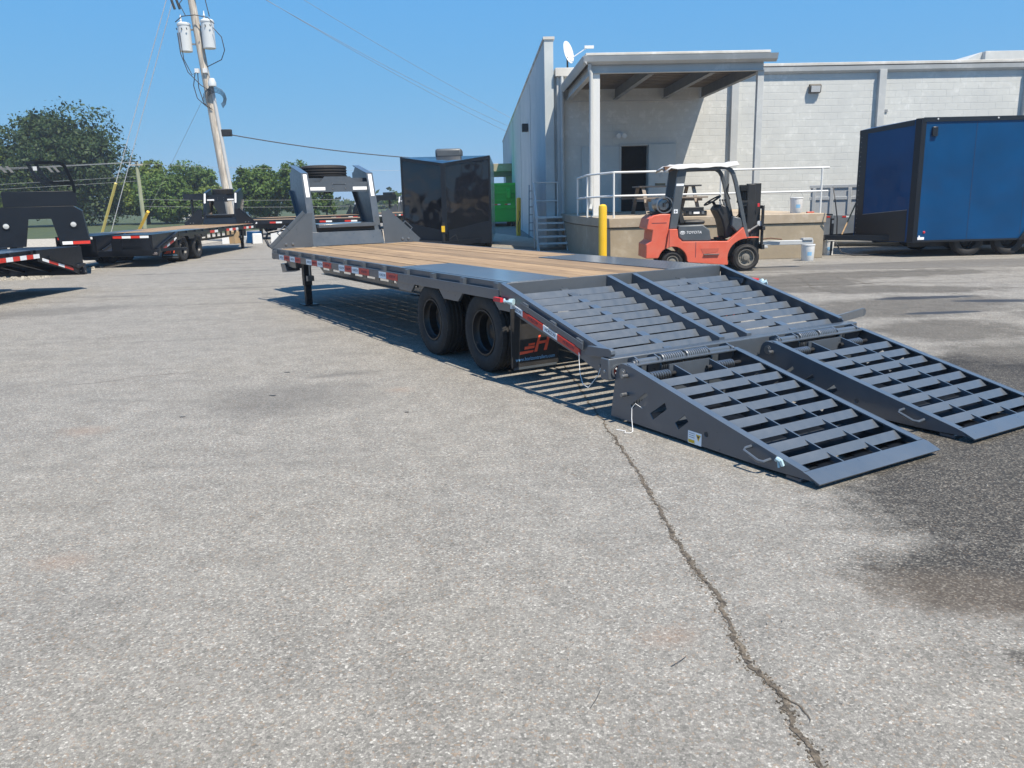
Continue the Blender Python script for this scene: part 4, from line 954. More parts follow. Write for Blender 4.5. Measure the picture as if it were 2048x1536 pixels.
# ------------------------------------------------------------------ forklift (local x = forward, -y = side towards the yard)
fk = thing('forklift', 'faded orange forklift with a dark grey overhead guard beside the dock', 'forklift', (4.76, 17.12, 0), R(0.5))
HW = .50
cwp = [(-1.53, 1.16), (-1.72, 1.165), (-1.86, 1.14), (-1.95, 1.07), (-2.0, .89), (-1.985, .865), (-1.88, .85), (-1.90, .63), (-2.0, .565), (-2.01, .29), (-1.76, .29)]+[(-1.47+.285*math.cos(R(a)), .235+.285*math.sin(R(a))) for a in (165, 150, 135, 118)]+[(-1.56, .86)]
m = MB(); m.prism(cwp, 1, -.47, .47); m.build('counterweight', ORANGE, fk, .03)
arch_r = [(-1.47+.285*math.cos(R(a)), .235+.285*math.sin(R(a))) for a in range(0, 121, 12)]
arch_f = [(0+.375*math.cos(R(a)), .27+.375*math.sin(R(a))) for a in range(88, 201, 10)]
body = [(-1.555, .865), (-1.395, .865), (-1.375, .70), (-1.29, .615), (-.37, .60), (-.077, .87), (.0, .66)]+arch_f+[(-.37, .13), (-1.16, .20)]+arch_r
for y0, y1 in ((-.53, -.40), (.40, .53)):
    m = MB(); m.prism(body, 1, y0, y1); m.build('body_side', ORANGE, fk, .008)
m = MB(); m.box(-1.2, -.38, -.40, .40, .16, .58); m.box(-.40, -.2, -.4, .4, .30, .60); m.build('chassis', DARK, fk)
m = MB(); m.hexa([(-.86, -.56, .345), (-.55, -.56, .345), (-.55, -.531, .345), (-.86, -.531, .345), (-.86, -.56, .362), (-.55, -.56, .362), (-.55, -.531, .362), (-.86, -.531, .362)]); m.build('step', STEEL, fk)
m = MB(); m.prism([(-.92, .47), (-.55, .47), (-.57, .40), (-.86, .36)], 1, -.534, -.5305); m.build('step_recess', paint('worn orange', (.48, .10, .06), .6), fk)
hood = [(-1.375, .80), (-1.36, .93), (-.88, .94), (-.74, .83), (-.705, .635), (-.74, .605), (-1.27, .618), (-1.36, .70)]
m = MB(); m.prism(hood, 1, -.50, .50); hd = m.build('engine_hood', DKGREY, fk, .025)
M = Matrix.Translation((-1.06, -.5015, .79)) @ Matrix.Rotation(R(90), 4, 'X')
text('lettering', 'TOYOTA', .075, WTAPE, hd, M, 1.0, 0.2)
m = MB()
for rx, ry in ((.052, .034), (.018, .030)):
    ov = [(-1.285+rx*math.cos(a*.349), .79+ry*math.sin(a*.349)) for a in range(18)]; iv = [(-1.285+(rx-.008)*math.cos(a*.349), .79+(ry-.007)*math.sin(a*.349)) for a in range(18)]; m.prism(ov, 1, -.503, -.5008, [iv])
ov = [(-1.285+.032*math.cos(a*.349), .803+.014*math.sin(a*.349)) for a in range(18)]; iv = [(-1.285+.025*math.cos(a*.349), .803+.008*math.sin(a*.349)) for a in range(18)]; m.prism(ov, 1, -.5036, -.5009, [iv])
m.build('emblem', WTAPE, hd)
m = MB(); m.box(-1.2, -.78, -.26, .26, .941, 1.02); st_ = m.build('seat', DARK, fk, .03)
m = MB(); m.hexa([(-1.30, -.25, .95), (-1.17, -.25, .95), (-1.17, .25, .95), (-1.30, .25, .95), (-1.42, -.22, 1.50), (-1.33, -.22, 1.50), (-1.33, .22, 1.50), (-1.42, .22, 1.50)]); m.build('backrest', DARK, st_, .03)
# overhead guard
for y in (-.47, .39):
    m = MB(); m.hexa([(-1.55, y, .866), (-1.39, y, .866), (-1.39, y+.08, .866), (-1.55, y+.08, .866), (-1.39, y, 2.04), (-1.215, y, 2.04), (-1.215, y+.08, 2.04), (-1.39, y+.08, 2.04)]); pr = m.build('rear_pillar', DKGREY, fk, .012)
    if y < 0:
        m = MB(); m.box(-1.462, -1.385, -.475, -.4705, 1.17, 1.25); m.build('sticker', WTAPE, pr); m = MB(); m.box(-1.45, -1.397, -.4775, -.4752, 1.205, 1.215); m.box(-1.43, -1.42, -.4775, -.4752, 1.18, 1.24); m.build('print', INK, pr)
        m = MB(); m.hexa([(-1.425, -.474, 1.70), (-1.275, -.474, 1.70), (-1.275, -.4705, 1.70), (-1.425, -.4705, 1.70), (-1.419, -.474, 1.745), (-1.269, -.474, 1.745), (-1.269, -.4705, 1.745), (-1.419, -.4705, 1.745)]); m.build('sticker', WTAPE, pr)
    yc = y+.04; pts = [(-1.25, yc, 2.02), (-.55, yc, 2.035), (-.42, yc, 2.03), (-.34, yc, 1.98), (-.285, yc, 1.89), (-.23, yc, 1.72), (.03, yc, .66)]
    m = MB()
    for i in range(len(pts)-1): m.bar(pts[i], (Vector(pts[i+1])+(Vector(pts[i+1])-Vector(pts[i])).normalized()*.012), .075, .075, (0, 1, 0) if i > 1 else (0, 0, 1))
    m.build('front_pillar', DKGREY, fk, .008)
for k in range(5):
    x = -1.15+k*.17; m = MB(); m.box(x-.015, x+.015, -.385, .385, 2.01, 2.045); m.build('guard_bar', DKGREY, fk)
m = MB(); n = 12; vs = []
rr = random.Random(4)
for i in range(n+1):
    for j in range(7):
        x = -1.66+i*1.46/n; yv = -.53+j*1.06/6
        z = 2.085+.012*math.sin(i*1.7+j)+.02*rr.random()-(.075 if j in (0, 6) else 0)-(.06 if i == 0 else 0)+.03*i/n
        vs.append((x, yv, z))
m.add(vs, [(i*7+j, (i+1)*7+j, (i+1)*7+j+1, i*7+j+1) for i in range(n) for j in range(6)])
o = m.build('roof_tarp', paint('grimy white tarp', (.55, .55, .54), .6, var=.15, dust=.4, dustcol=(.36, .35, .33)), fk); sd = o.modifiers.new('thick', 'SOLIDIFY'); sd.thickness = .012; sd.offset = 1
m = MB(); m.box(-1.66, -1.50, -.48, -.30, 1.99, 2.08); m.build('rear_lamp', RUST, fk, .01)
# dash, steering
m = MB(); m.prism([(-.56, 1.22), (-.47, 1.33), (-.33, 1.28), (-.25, 1.11), (-.11, 1.05), (-.06, .885), (-.20, .75), (-.32, .64), (-.38, .66), (-.40, .84), (-.45, 1.02)], 1, -.30, .30); m.build('dash', DARK, fk, .03)
m = MB(); m.prism([(-.27, 1.09), (-.11, 1.05), (-.06, .885), (-.18, .77), (-.30, .90)], 1, -.46, -.301); m.build('cowl', DKGREY, fk, .02)
sw = MB(); c = Vector((-.585, -.02, 1.40)); ax = Vector((-.5, 0, .86)).normalized(); e1 = Vector((.86, 0, .5)).normalized(); e2 = Vector((0, 1, 0))
sw.tube([c+e1*.18*math.cos(a)+e2*.18*math.sin(a) for a in [k*2*math.pi/24 for k in range(25)]], .016, 7)
sw.tube([c-ax*.02, c-ax*.28], .03, 8)
for a in (0, 2.1, 4.2): sw.tube([c-ax*.02, c+e1*.17*math.cos(a)+e2*.17*math.sin(a)], .012, 5)
sw.build('steering_wheel', DARK, fk)
m = MB(); m.tube([(-.42, -.42, 1.60), (-.37, -.42, 1.72), (-.40, -.42, 1.55), (-.33, -.42, 1.42), (-.42, -.42, 1.60)], .012, 6); m.build('grab_handle', DARK, fk)
# gas bottle
m = MB(); m.lathe([(0, -.36), (.10, -.35), (.13, -.31), (.14, -.25), (.14, .25), (.13, .31), (.10, .35), (0, .36)], 1, (-1.64, 0, 1.34), 24); gb = m.build('gas_bottle', GALV, fk)
m = MB(); m.lathe([(.165, -.44), (.165, -.34), (.145, -.34), (.145, -.44)], 1, (-1.64, 0, 1.34), 28, closed=True); m.build('collar', GALV, gb)
m = MB(); m.box(-1.66, -1.62, -.43, -.35, 1.30, 1.38); m.tube([(-1.64, -.41, 1.34), (-1.58, -.42, 1.41), (-1.53, -.40, 1.38)], .014, 6); m.build('valve', DARK, gb)
m = MB(); m.box(-1.86, -1.42, -.28, .28, 1.166, 1.20); m.box(-1.70, -1.58, -.25, -.20, 1.18, 1.26); m.box(-1.70, -1.58, .20, .25, 1.18, 1.26); m.build('bottle_bracket', DARK, fk)
# hoses, pedals, panel gaps
m = MB()
for k, y in enumerate((-.28, -.24, .22)):
    m.tube([(-.16, y, .80), (-.02, y-.02, .95+.05*k), (.10, y, 1.2), (.12, y, 1.62), (.18, y, 1.70), (.23, y, 1.55), (.22, y, 1.0)], .011, 6)
m.tube([(-.10, -.35, .60), (.02, -.42, .52), (.12, -.36, .62), (.2, -.3, .8)], .012, 6)
m.build('hydraulic_hoses', DARK, fk)
for x in (-1.555, -1.02):
    m = MB(); m.box(x-.004, x+.004, -.5335, -.5302, .30 if x > -1.2 else .50, .60 if x > -1.2 else .855); m.build('panel_gap', INK, fk)
m = MB(); m.box(-1.90, -1.60, -.4725, -.4705, .985, .995); m.build('counterweight_groove', INK, fk)
m = MB(); m.box(-.50, -.42, -.12, -.04, .62, .66); m.box(-.50, -.42, .05, .13, .62, .66); m.build('pedals', DARK, fk)
m = MB()
for k in range(3): m.tube([(-.44+k*.05, -.27, 1.24), (-.50+k*.05, -.29, 1.40)], .008, 6); m.lathe([(.018, 0), (.018, .03), (0, .034)], 2, (-.50+k*.05, -.29, 1.39), 8)
m.build('control_levers', DARK, fk)
# mast
for y in (-.33, .25):
    m = MB(); m.box(.05, .20, y, y+.08, .12, 1.70); m.build('mast_rail', DARK, fk, .006)
    m = MB(); m.box(.19, .32, y+(.03 if y < 0 else -.03), y+(.10 if y < 0 else .05), .14, 1.72); m.build('inner_mast_rail', DARK, fk, .006)
m = MB(); m.box(.06, .18, -.25, .25, 1.58, 1.68); m.box(.06, .18, -.25, .25, .22, .34); m.box(.20, .30, -.22, .22, 1.60, 1.70); m.build('mast_crosshead', DARK, fk, .006)
m = MB(); m.tube([(.12, -.15, .2), (.12, -.15, 1.55)], .035, 10); m.tube([(.12, .15, .2), (.12, .15, 1.55)], .035, 10); m.build('lift_cylinder', DARK, fk)
m = MB(); m.tube([(.27, -.08, .5), (.27, -.08, 1.66)], .014, 6); m.tube([(.27, .08, .5), (.27, .08, 1.66)], .014, 6); m.build('lift_chain', STEEL, fk)
m = MB(); m.tube([(-.05, -.40, .72), (.10, -.38, .80)], .035, 10); m.tube([(.10, -.38, .80), (.27, -.36, .90)], .020, 10); m.build('tilt_cylinder', STEEL, fk)
m = MB(); m.box(.33, .39, -.45, .45, .42, .52); m.box(.33, .39, -.45, .45, .80, .88); m.box(.33, .37, -.40, -.33, .42, 1.28); m.box(.33, .37, .33, .40, .42, 1.28); m.box(.33, .37, -.40, .40, 1.22, 1.28); m.build('carriage', DARK, fk, .006)
m = MB(); m.lathe([(.055, 0), (.05, -.03), (0, -.035)], 1, (.30, -.33, .93), 16); m.build('head_lamp', GLASSY, fk)
m = MB(); m.box(-.12, .0, -.42, -.34, 1.28, 1.34); m.box(-.10, -.04, -.40, -.36, 1.05, 1.28); m.box(-.18, .04, -.44, -.34, 1.35, 1.39); m.build('work_lamp', DARK, fk)
m = MB(); m.box(.24, .28, -.365, -.361, 1.26, 1.33); m.build('warning_label', REDP, fk)
m = MB(); m.box(.02, .24, -.53, -.36, .655, .672); m.build('fender_lip', ORANGE, fk, .004)
m = MB(); m.box(.39, 1.52, -.06, .06, .47, .56); m.box(.39, .55, -.16, .16, .42, .47); bo = m.build('boom', CONDUIT, fk, .008)
m = MB(); m.box(1.30, 1.50, -.08, .08, .561, .60); m.build('boom_hook_plate', CONDUIT, bo)
m = MB(); pts = [(.42, -.1, .60), (.62, -.1, .62), (.85, -.1, .59)]; m.tube(pts, .015, 6); m.build('chain', RUST, bo)
def fwheel(x, y, r, w, rin):
    m = tyre_mesh(r, w, rin)
    o = m.build('tyre', RUBBER, fk, loc=(x, y, r))
    g = MB(); h = w/2; s = -1 if y < 0 else 1
    g.lathe([(rin+.004, s*h*.8), (rin, s*h*.92), (rin-.015, s*h*.9), (rin-.03, s*h*.45), (rin-.05, s*h*.40), (.085, s*h*.40), (.08, s*h*.65), (.055, s*h*.7), (.05, s*h*.95), (0, s*h*.98)], 1, (0, 0, 0), 32, cap0=False)
    for k in range(8):
        a = k*.785; g.lathe([(.012, s*h*.4), (.012, s*h*.58), (0, s*h*.6)], 1, (.11*math.cos(a), 0, .11*math.sin(a)), 6)
    g.build('rim', paint('dusty grey rim', (.16, .155, .14), .6, var=.25, dust=.4, dustcol=(.28, .25, .20)) if 'dusty grey rim' not in MATS else MATS['dusty grey rim'], o)
for y in (-.44, .44): fwheel(0, y, .268, .20, .165)
for y in (-.40, .40): fwheel(-1.47, y, .215, .16, .12)
m = MB(); m.tube([(0, -.4, .268), (0, .4, .268)], .06, 10); m.tube([(-1.47, -.36, .215), (-1.47, .36, .215)], .05, 10); m.build('axle', DARK, fk)

# ------------------------------------------------------------------ blue enclosed trailer
bt = thing('enclosed_trailer', 'glossy blue enclosed cargo trailer with a black-trimmed V nose', 'trailer', (0, 18.70, 0), R(1.2))
Bz0, Bz1 = .34, 3.05
def vnose(root, P, z0, z1, noseTop, skin, trim, lower, body='body'):
    # P: near corner, near tail, far tail, far corner, apex (x,y)
    n = len(P); vs = [(x, y, z0) for x, y in P]+[(x, y, z1 if i != 4 else noseTop) for i, (x, y) in enumerate(P)]
    m = MB(); m.add(vs, [tuple(range(n))[::-1], (5, 6, 7, 8), (5, 8, 9)]+[(i, (i+1) % n, n+(i+1) % n, n+i) for i in range(n)])
    return m.build(body, skin, root)
BP = [(9.22, 0), (16.4, 0), (16.4, 2.55), (9.22, 2.55), (8.40, 1.275)]
BLUE2 = BLUE
vnose(bt, BP, Bz0, Bz1, 2.90, BLUE, BLACK, BLACK)
m = MB(); m.bar((9.24, -.012, Bz1-.035), (16.4, -.012, Bz1-.035), .02, .09); m.build('top_rail', BLACK, bt)
m = MB(); m.bar((9.30, -.010, Bz0+.02), (16.4, -.010, Bz0+.02), .015, .045); m.build('bottom_rail', BLACK, bt)
m = MB(); m.prism([(9.20, -.014), (9.305, -.014), (9.305, -.0008), (9.2205, -.0008), (9.14, .125), (9.128, .117)], 2, Bz0-.01, Bz1+.002); m.build('corner_trim', BLACKB, bt)
A0, A1 = Vector((9.22, 0, 0)), Vector((8.40, 1.275, 0)); nd = (A1-A0).normalized(); nn = Vector((-nd.y, nd.x, 0))*1.0
if nn.x > 0: nn = -nn
def on(t, z, off=.003): p = A0.lerp(A1, t)+nn*off; return (p.x, p.y, z)
def npanel(name, t0, t1, z00, z01, z10, z11, mat, off=.004, thick=.003):
    m = MB(); m.hexa([on(t0, z00, off), on(t1, z10, off), on(t1, z10, off+thick), on(t0, z00, off+thick), on(t0, z01, off), on(t1, z11, off), on(t1, z11, off+thick), on(t0, z01, off+thick)]); return m.build(name, mat, bt)
npanel('stone_guard', .13, .985, Bz0+.01, 1.06, Bz0+.01, .94, BLACK)
npanel('nose_centre_trim', .86, .995, .95, 2.86, .94, 2.84, BLACK, .005)
npanel('nose_top_trim', .12, 1.0, Bz1-.14, Bz1-.02, 2.80, 2.895, BLACK, .006)
npanel('guard_edge', .13, .985, 1.061, 1.072, .941, .952, STEEL, .004)
for k in range(22):
    z = .42+k*.11
    if z < 2.8: npanel('rivet', .955, .965, z, z+.016, z, z+.016, STEEL, .009)
m = MB(); m.box(9.44, 9.56, -.05, -.002, 2.66, 2.86); m.build('side_vent', BLACK, bt, .01)
m = MB(); m.box(9.32, 9.47, -.006, -.0015, .395, .455); m.box(9.34, 9.37, -.006, -.0015, .455, .49); m.build('sticker', WTAPE, bt)
m = MB(); m.lathe([(.03, 0), (.02, -.015), (0, -.018)], 1, (9.46, -.001, .56), 10); m.build('marker_lamp', REDP, bt)
rv = MB()
for x in (10.45, 11.67, 12.89, 14.11, 15.33):
    m = MB(); m.box(x-.003, x+.003, -.0035, -.0005, Bz0+.05, Bz1-.085); m.build('panel_seam', INK, bt)
    for k in range(26):
        for dx in (-.025, .025): rv.lathe([(.006, 0), (.004, -.003), (0, -.0035)], 1, (x+dx, -.0006, Bz0+.07+k*.098), 5)
for k in range(70): rv.lathe([(.006, 0), (.004, -.003), (0, -.0035)], 1, (9.35+k*.1, -.0006, Bz0+.075), 5)
rv.build('rivets', BLUE, bt, kind='stuff')
for x in (9.55, 10.9, 12.3):
    m = MB(); m.lathe([(.022, 0), (.015, -.012), (0, -.015)], 1, (x, -.0225, Bz1-.03), 8); m.build('clearance_lamp', GLASSY, bt)
for x in (10.55, 11.50):
    for y, out in ((.16, -1), (2.39, 1)): wheel(bt, x, -y, .355, r=.355, width=.205, r_in=.20, outside=out, deep=False)
m = MB(); m.prism([(11.62, .34), (11.80, .60), (12.1, .70), (13.0, .70), (13.0, .33)], 1, -.06, -.016); m.build('fender', BLACK, bt, .01)
m = MB(); m.box(9.3, 16.3, .35, .43, .22, .335); m.box(9.3, 16.3, 2.12, 2.20, .22, .335); m.build('frame_rail', BLACKB, bt)
for y in (.30, 2.25):
    m = MB(); m.bar((9.3, y, .43), (7.62, 1.275+(y-1.275)*.05, .43), .06, .12); m.build('tongue', BLACKB, bt)
m = MB(); m.hexa([(7.28, 1.20, .40), (7.66, 1.15, .38), (7.66, 1.40, .38), (7.28, 1.35, .40), (7.28, 1.22, .49), (7.66, 1.18, .50), (7.66, 1.37, .50), (7.28, 1.33, .49)]); m.build('coupler', DARK, bt, .01)
m = MB(); m.tube([(7.86, 1.275, .10), (7.86, 1.275, .92)], .045, 12); m.tube([(7.86, 1.275, .0), (7.86, 1.275, .12)], .03, 10); m.tube([(7.86, 1.275, .93), (7.86, 1.275, .97), (7.62, 1.25, .985)], .018, 8); jk = m.build('tongue_jack', BLACKB, bt)
m = MB(); m.lathe([(.05, .88), (.05, .95), (0, .955)], 2, (7.86, 1.275, 0), 12); m.box(7.835, 7.885, 1.225, 1.230, .76, .84); m.build('jack_cap', GALV, jk)
for k, (x, y) in enumerate(((7.52, 1.12), (7.68, 1.08))):
    m = MB()
    for i in range(9):
        z = .40-i*.042; m.bar((x+.004*math.sin(i), y, z), (x+.004*math.sin(i+1), y, z-.05), .028 if i % 2 else .010, .010 if i % 2 else .028, (0, 1, 0))
    m.build('safety_chain', GALV, bt)
m = MB(); m.tube([(7.95, 1.2, .30), (8.0, .95, .08), (8.2, .8, .03), (8.7, .75, .03), (9.3, .9, .04), (10.0, 1.1, .06)], .016, 6); tag(m.build('extension_lead', WIRE, loc=(0, 18.70, 0), rot=(0, 0, R(1.2))), 'black cord lying on the asphalt under the blue trailer tongue', 'cord')
m = MB(); m.tube([(8.03, 20.0, .50), (8.85, 20.9, 1.60)], .018, 8); tag(m.build('wooden_pole', PINE), 'thin bare wooden pole leaning against the blue trailer nose', 'pole')
m = MB(); m.tube([(7.52, 19.4, 1.62), (7.50, 19.2, 1.35), (7.62, 19.3, .9), (7.75, 19.6, .50)], .014, 6); tag(m.build('black_cable', WIRE), 'black cable hanging from the end of the dock railing', 'cable')

# ------------------------------------------------------------------ grey dump trailer behind the blue one
dt = thing('dump_trailer', 'light grey high-sided dump trailer with ribbed walls between dock and blue trailer', 'trailer', (8.45, 23.4, 0), R(-20))
DUMPL = paint('dump trailer lower panel', (.20, .225, .25), .45, var=.15, dust=.3, dustcol=(.26, .26, .25))
m = MB(); m.box(0, 4.6, 0, .04, .86, 1.60); m.build('side_wall', DUMPG, dt)
m = MB(); m.box(-.01, 4.6, -.03, .02, .24, .859); m.build('lower_panel', DUMPL, dt)
m = MB(); m.box(0, .04, .041, 2.0, .62, 1.55); m.build('end_wall', DUMPG, dt)
m = MB(); m.box(0, 4.6, 2.0, 2.04, .62, 1.60); m.build('side_wall', DUMPG, dt)
m = MB(); m.box(.041, 4.6, .041, 1.999, .62, .68); m.build('floor', DUMPG, dt)
m = MB(); m.box(-.03, 4.6, -.022, .05, 1.601, 1.69); m.build('top_rail', DUMPG, dt, .01)
m = MB(); m.box(-.02, 4.6, -.020, -.001, 1.28, 1.37); m.build('mid_rail', DUMPG, dt, .008)
for k in range(10):
    x = .05+k*.46; m = MB(); m.box(x, x+.09, -.032, -.0205, .87, 1.60); m.build('rib', DUMPG, dt, .006)
for k in range(6):
    x = .06+k*.40; m = MB(); m.box(x, x+.10, -.034, -.0305, .80, .845); m.build('reflector', RTAPE, dt); m = MB(); m.box(x+.10, x+.18, -.034, -.0305, .80, .845); m.build('reflector', WTAPE, dt)
m = MB(); m.box(.1, 4.4, .3, .4, .38, .60); m.build('frame', BLACKB, dt)
for x in (2.6, 3.5):
    for y, o_ in ((.12, -1), (1.9, 1)): wheel(dt, x, -y, .355, r=.355, width=.205, r_in=.20, outside=o_, deep=False)

# ------------------------------------------------------------------ black enclosed trailer
kt = thing('enclosed_trailer', 'glossy black enclosed cargo trailer with its V nose towards the yard', 'trailer', (0, 0, 0), 0)
KP = [(-2.98, 23.8), (-2.98, 30.6), (-.47, 30.6), (-.47, 23.8), (-1.73, 22.85)]
def black_skin():
    m, t, b = newmat('rippled black aluminium skin'); P = t.new('ShaderNodeTexCoord').outputs['Object']
    b.inputs['Base Color'].default_value = (.006, .007, .010, 1); b.inputs['Roughness'].default_value = .10; b.inputs['Specular IOR Level'].default_value = .6
    t.link(t.bump(t.noise(P, .9, 2, .5), .55, .18), b.inputs['Normal']); return m
KSK = black_skin()
vs = [(x, y, .30) for x, y in KP]+[(x, y, 2.72 if i != 4 else 2.50) for i, (x, y) in enumerate(KP)]
m = MB(); m.add(vs, [(0, 1, 2, 3, 4), (5, 6, 7, 8), (5, 8, 9)]+[(i, (i+1) % 5, 5+(i+1) % 5, 5+i) for i in range(5)]); m.build('body', KSK, kt)
m = MB(); m.box(-2.06, -1.30, 24.6, 25.4, 2.72, 2.98); ac = m.build('roof_air_unit', DKGREY, kt, .06)
m = MB(); m.box(-1.80, -1.66, 22.83, 22.848, .62, 2.48); m.build('nose_trim', BLACKB, kt, .004)
for s, xe in ((0, -2.97), (1, -.48)):
    a = Vector((xe, 23.79, 0)); b_ = Vector((-1.73, 22.84, 0)); d = (b_-a).normalized(); n_ = Vector((d.y, -d.x, 0)); n_ = n_ if n_.y < 0 else -n_
    def q(t, z, off): p = a.lerp(b_, t)+n_*off; return (p.x, p.y, z)
    m = MB(); m.hexa([q(.0, .31, .002), q(.93, .31, .002), q(.93, .31, .006), q(.0, .31, .006), q(.0, .95, .002), q(.93, .72, .002), q(.93, .72, .006), q(.0, .95, .006)]); m.build('stone_guard', TREAD if False else BLACKB, kt)
    m = MB(); m.hexa([q(.0, 2.62, .003), q(1., 2.42, .003), q(1., 2.42, .01), q(.0, 2.62, .01), q(.0, 2.72, .003), q(1., 2.50, .003), q(1., 2.50, .01), q(.0, 2.72, .01)]); m.build('top_trim', BLACKB, kt)
    m = MB(); m.tube([(xe+.02*(1 if s == 0 else -1), 23.785, .3), (xe+.02*(1 if s == 0 else -1), 23.785, 2.72)], .035, 8); m.build('corner_post', BLACKB, kt)
    m = MB(); m.bar((-1.73+(xe+1.73)*.75, 23.55, .40), (-1.73, 21.75, .42), .06, .11); m.build('tongue', BLACKB, kt)
m = MB(); m.tube([(-1.73, 22.25, .0), (-1.73, 22.25, .95)], .04, 10); jk = m.build('tongue_jack', DARK, kt)
m = MB(); m.box(-1.775, -1.685, 22.19, 22.208, .70, .86); m.build('tag', YELLOW, jk)
m = MB(); m.tube([(-1.6, 22.3, .5), (-1.4, 22.2, .62), (-1.35, 22.3, .45)], .012, 6); m.build('brake_cable', WIRE, kt)
for y in (27.0, 27.95):
    for x, o_ in ((-2.80, 1), (-.65, -1)):
        t_ = wheel(kt, x, -y, .355, r=.355, width=.205, r_in=.20, outside=-1, deep=False); t_.rotation_euler = (0, 0, math.pi/2 if o_ > 0 else -math.pi/2)
# ------------------------------------------------------------------ black flatbeds on the left
TA = gooseneck_trailer('flatbed_trailer', 'black gooseneck flatbed trailer with folded ramps, parked before the green trees', (-11.79, 23.25, 0), 0., BLACK, ramps='up', spare=True, neckh=-.05,
                       tapes=[(6.9, 6.65, 0), (6.64, 6.35, 1), (6.34, 6.1, 0), (6.09, 5.8, 1), (5.2, 4.95, 0), (4.94, 4.6, 1), (4.59, 4.3, 0), (4.29, 4.0, 1), (3.2, 2.9, 0), (2.89, 2.5, 1)])
TB = gooseneck_trailer('flatbed_trailer', 'black flatbed trailer with its dovetail cut by the picture edge, over the gravel verge', (-8.32, 14.62, 0), math.pi, BLACK, ramps='up', spare=False, axles=(3.6, 4.68), tapes=[(.10+k*.2, -.09+k*.2, k % 2) for k in range(9)])
def simple_gooseneck(label, loc, yaw, L=6.0, neckh=0., mat=None, box=False):
    mat = mat or BLACK
    root = thing('flatbed_trailer', label, 'trailer', loc, math.pi/2+yaw, 'trailers parked far behind')
    m = F(); m.box(0, L, .06, W_-.06, .72, .80); m.box(.2, L-.3, .70, .78, .46, .719); m.box(.2, L-.3, 1.81, 1.89, .46, .719); m.build('frame', mat, root)
    for k in range(8):
        wv = (W_-.16)/8; m = F(); m.box(.0, L, .08+k*wv+.004, .08+(k+1)*wv-.004, .802, .842); m.build('deck_board', PINE, root)
    for v in (0, W_-.05):
        m = F(); m.box(0, L, v, v+.05, .68, .85); m.build('side_rail', mat, root)
        for k in range(5):
            a = .3+k*(L-.6)/5; y = (v-.004, v-.001) if v == 0 else (v+.051, v+.054)
            for j in range(2): m = F(); m.box(a+j*.28, a+j*.28+.27, y[0], y[1], .70, .77); m.build('reflective_tape', RTAPE if j else WTAPE, root)
    for u in (0, L-.002):
        m = F(); m.box(u-.05, u, .051, W_-.051, .66, .85); m.build('end_rail', mat, root)
        for k in range(4):
            a = .3+k*.5; m = F(); m.box(u-.054 if u == 0 else u+.001, u-.051 if u == 0 else u+.004, a, a+.45, .70, .78); m.build('reflective_tape', RTAPE if k % 2 == 0 else WTAPE, root)
    prof = [(L, .55), (L, .90), (L+.32, 1.9+neckh), (L+.9, 2.05+neckh), (L+2.2, 2.05+neckh), (L+2.2, 1.8+neckh), (L+1.1, 1.75+neckh), (L+.85, 1.6+neckh), (L+.5, .9), (L+.5, .55)]
    for v in (.70, 1.79):
        m = F(); m.prism(prof, 1, v, v+.10); nb = m.build('neck_beam', mat, root)
        p, q_ = Vector((L-.004, v+.05, .90)), Vector((L+.316, v+.05, 1.9+neckh)); m = F(); m.bar(p.lerp(q_, .6)+Vector((-.004, 0, 0)), q_+Vector((-.004, 0, 0)), .07, .004, (1, 0, 0)); m.build('reflective_strip', WTAPE, nb)
    m = F(); m.box(L+.26, L+.28, .801, 1.789, 1.60+neckh, 1.76+neckh); cp = m.build('neck_crossplate', mat, root)
    for v in (.82, 1.50): m = F(); m.box(L+.254, L+.258, v, v+.26, 1.62+neckh, 1.68+neckh); m.build('reflective_strip', WTAPE, cp)
    for s in (0, 1):
        q_ = [(.02, .852), (.69, .852), (.69, 1.35), (.60, 1.35)]; q_ = q_ if s == 0 else [(W_-a, b) for a, b in q_]
        m = F(); m.prism(q_, 0, L-.012, L-.003); m.build('neck_gusset', mat, root)
    for v in (.34, W_-.34):
        m = F(); m.box(L-.7, L-.58, v-.06, v+.06, .02, .715); m.box(L-.78, L-.5, v-.1, v+.1, 0, .02); m.build('jack_leg', mat, root)
    for u in (1.0, 1.95):
        for v, o_ in ((.17, -1), (W_-.17, 1)): wheel(root, u, v, .362, outside=o_)
        m = F(); m.tube([(u, .25, .362), (u, W_-.25, .362)], .055, 8); m.build('axle', DARK, root)
    m = F(); m.tube([(L+2.1, W_/2, 1.1), (L+2.1, W_/2, 1.85)], .06, 10); m.box(L+2.0, L+2.2, .8, 1.79, 1.8, 2.0); m.build('coupler', DARK, root)
    return root
simple_gooseneck('black flatbed trailer parked crossways behind the front of the black gooseneck trailer', (-6.2, 36.0, 0), R(84), 6.2)
simple_gooseneck('black gooseneck trailer framed by the grey trailer neck, its own neck raised', (-13.4, 43.5, 0), R(-50), 5.6, -.2)
simple_gooseneck('far black gooseneck trailer seen end on between grey neck and black cargo trailer', (-9.0, 47.0, 0), R(-18), 5.0, -.15, DKGREY)

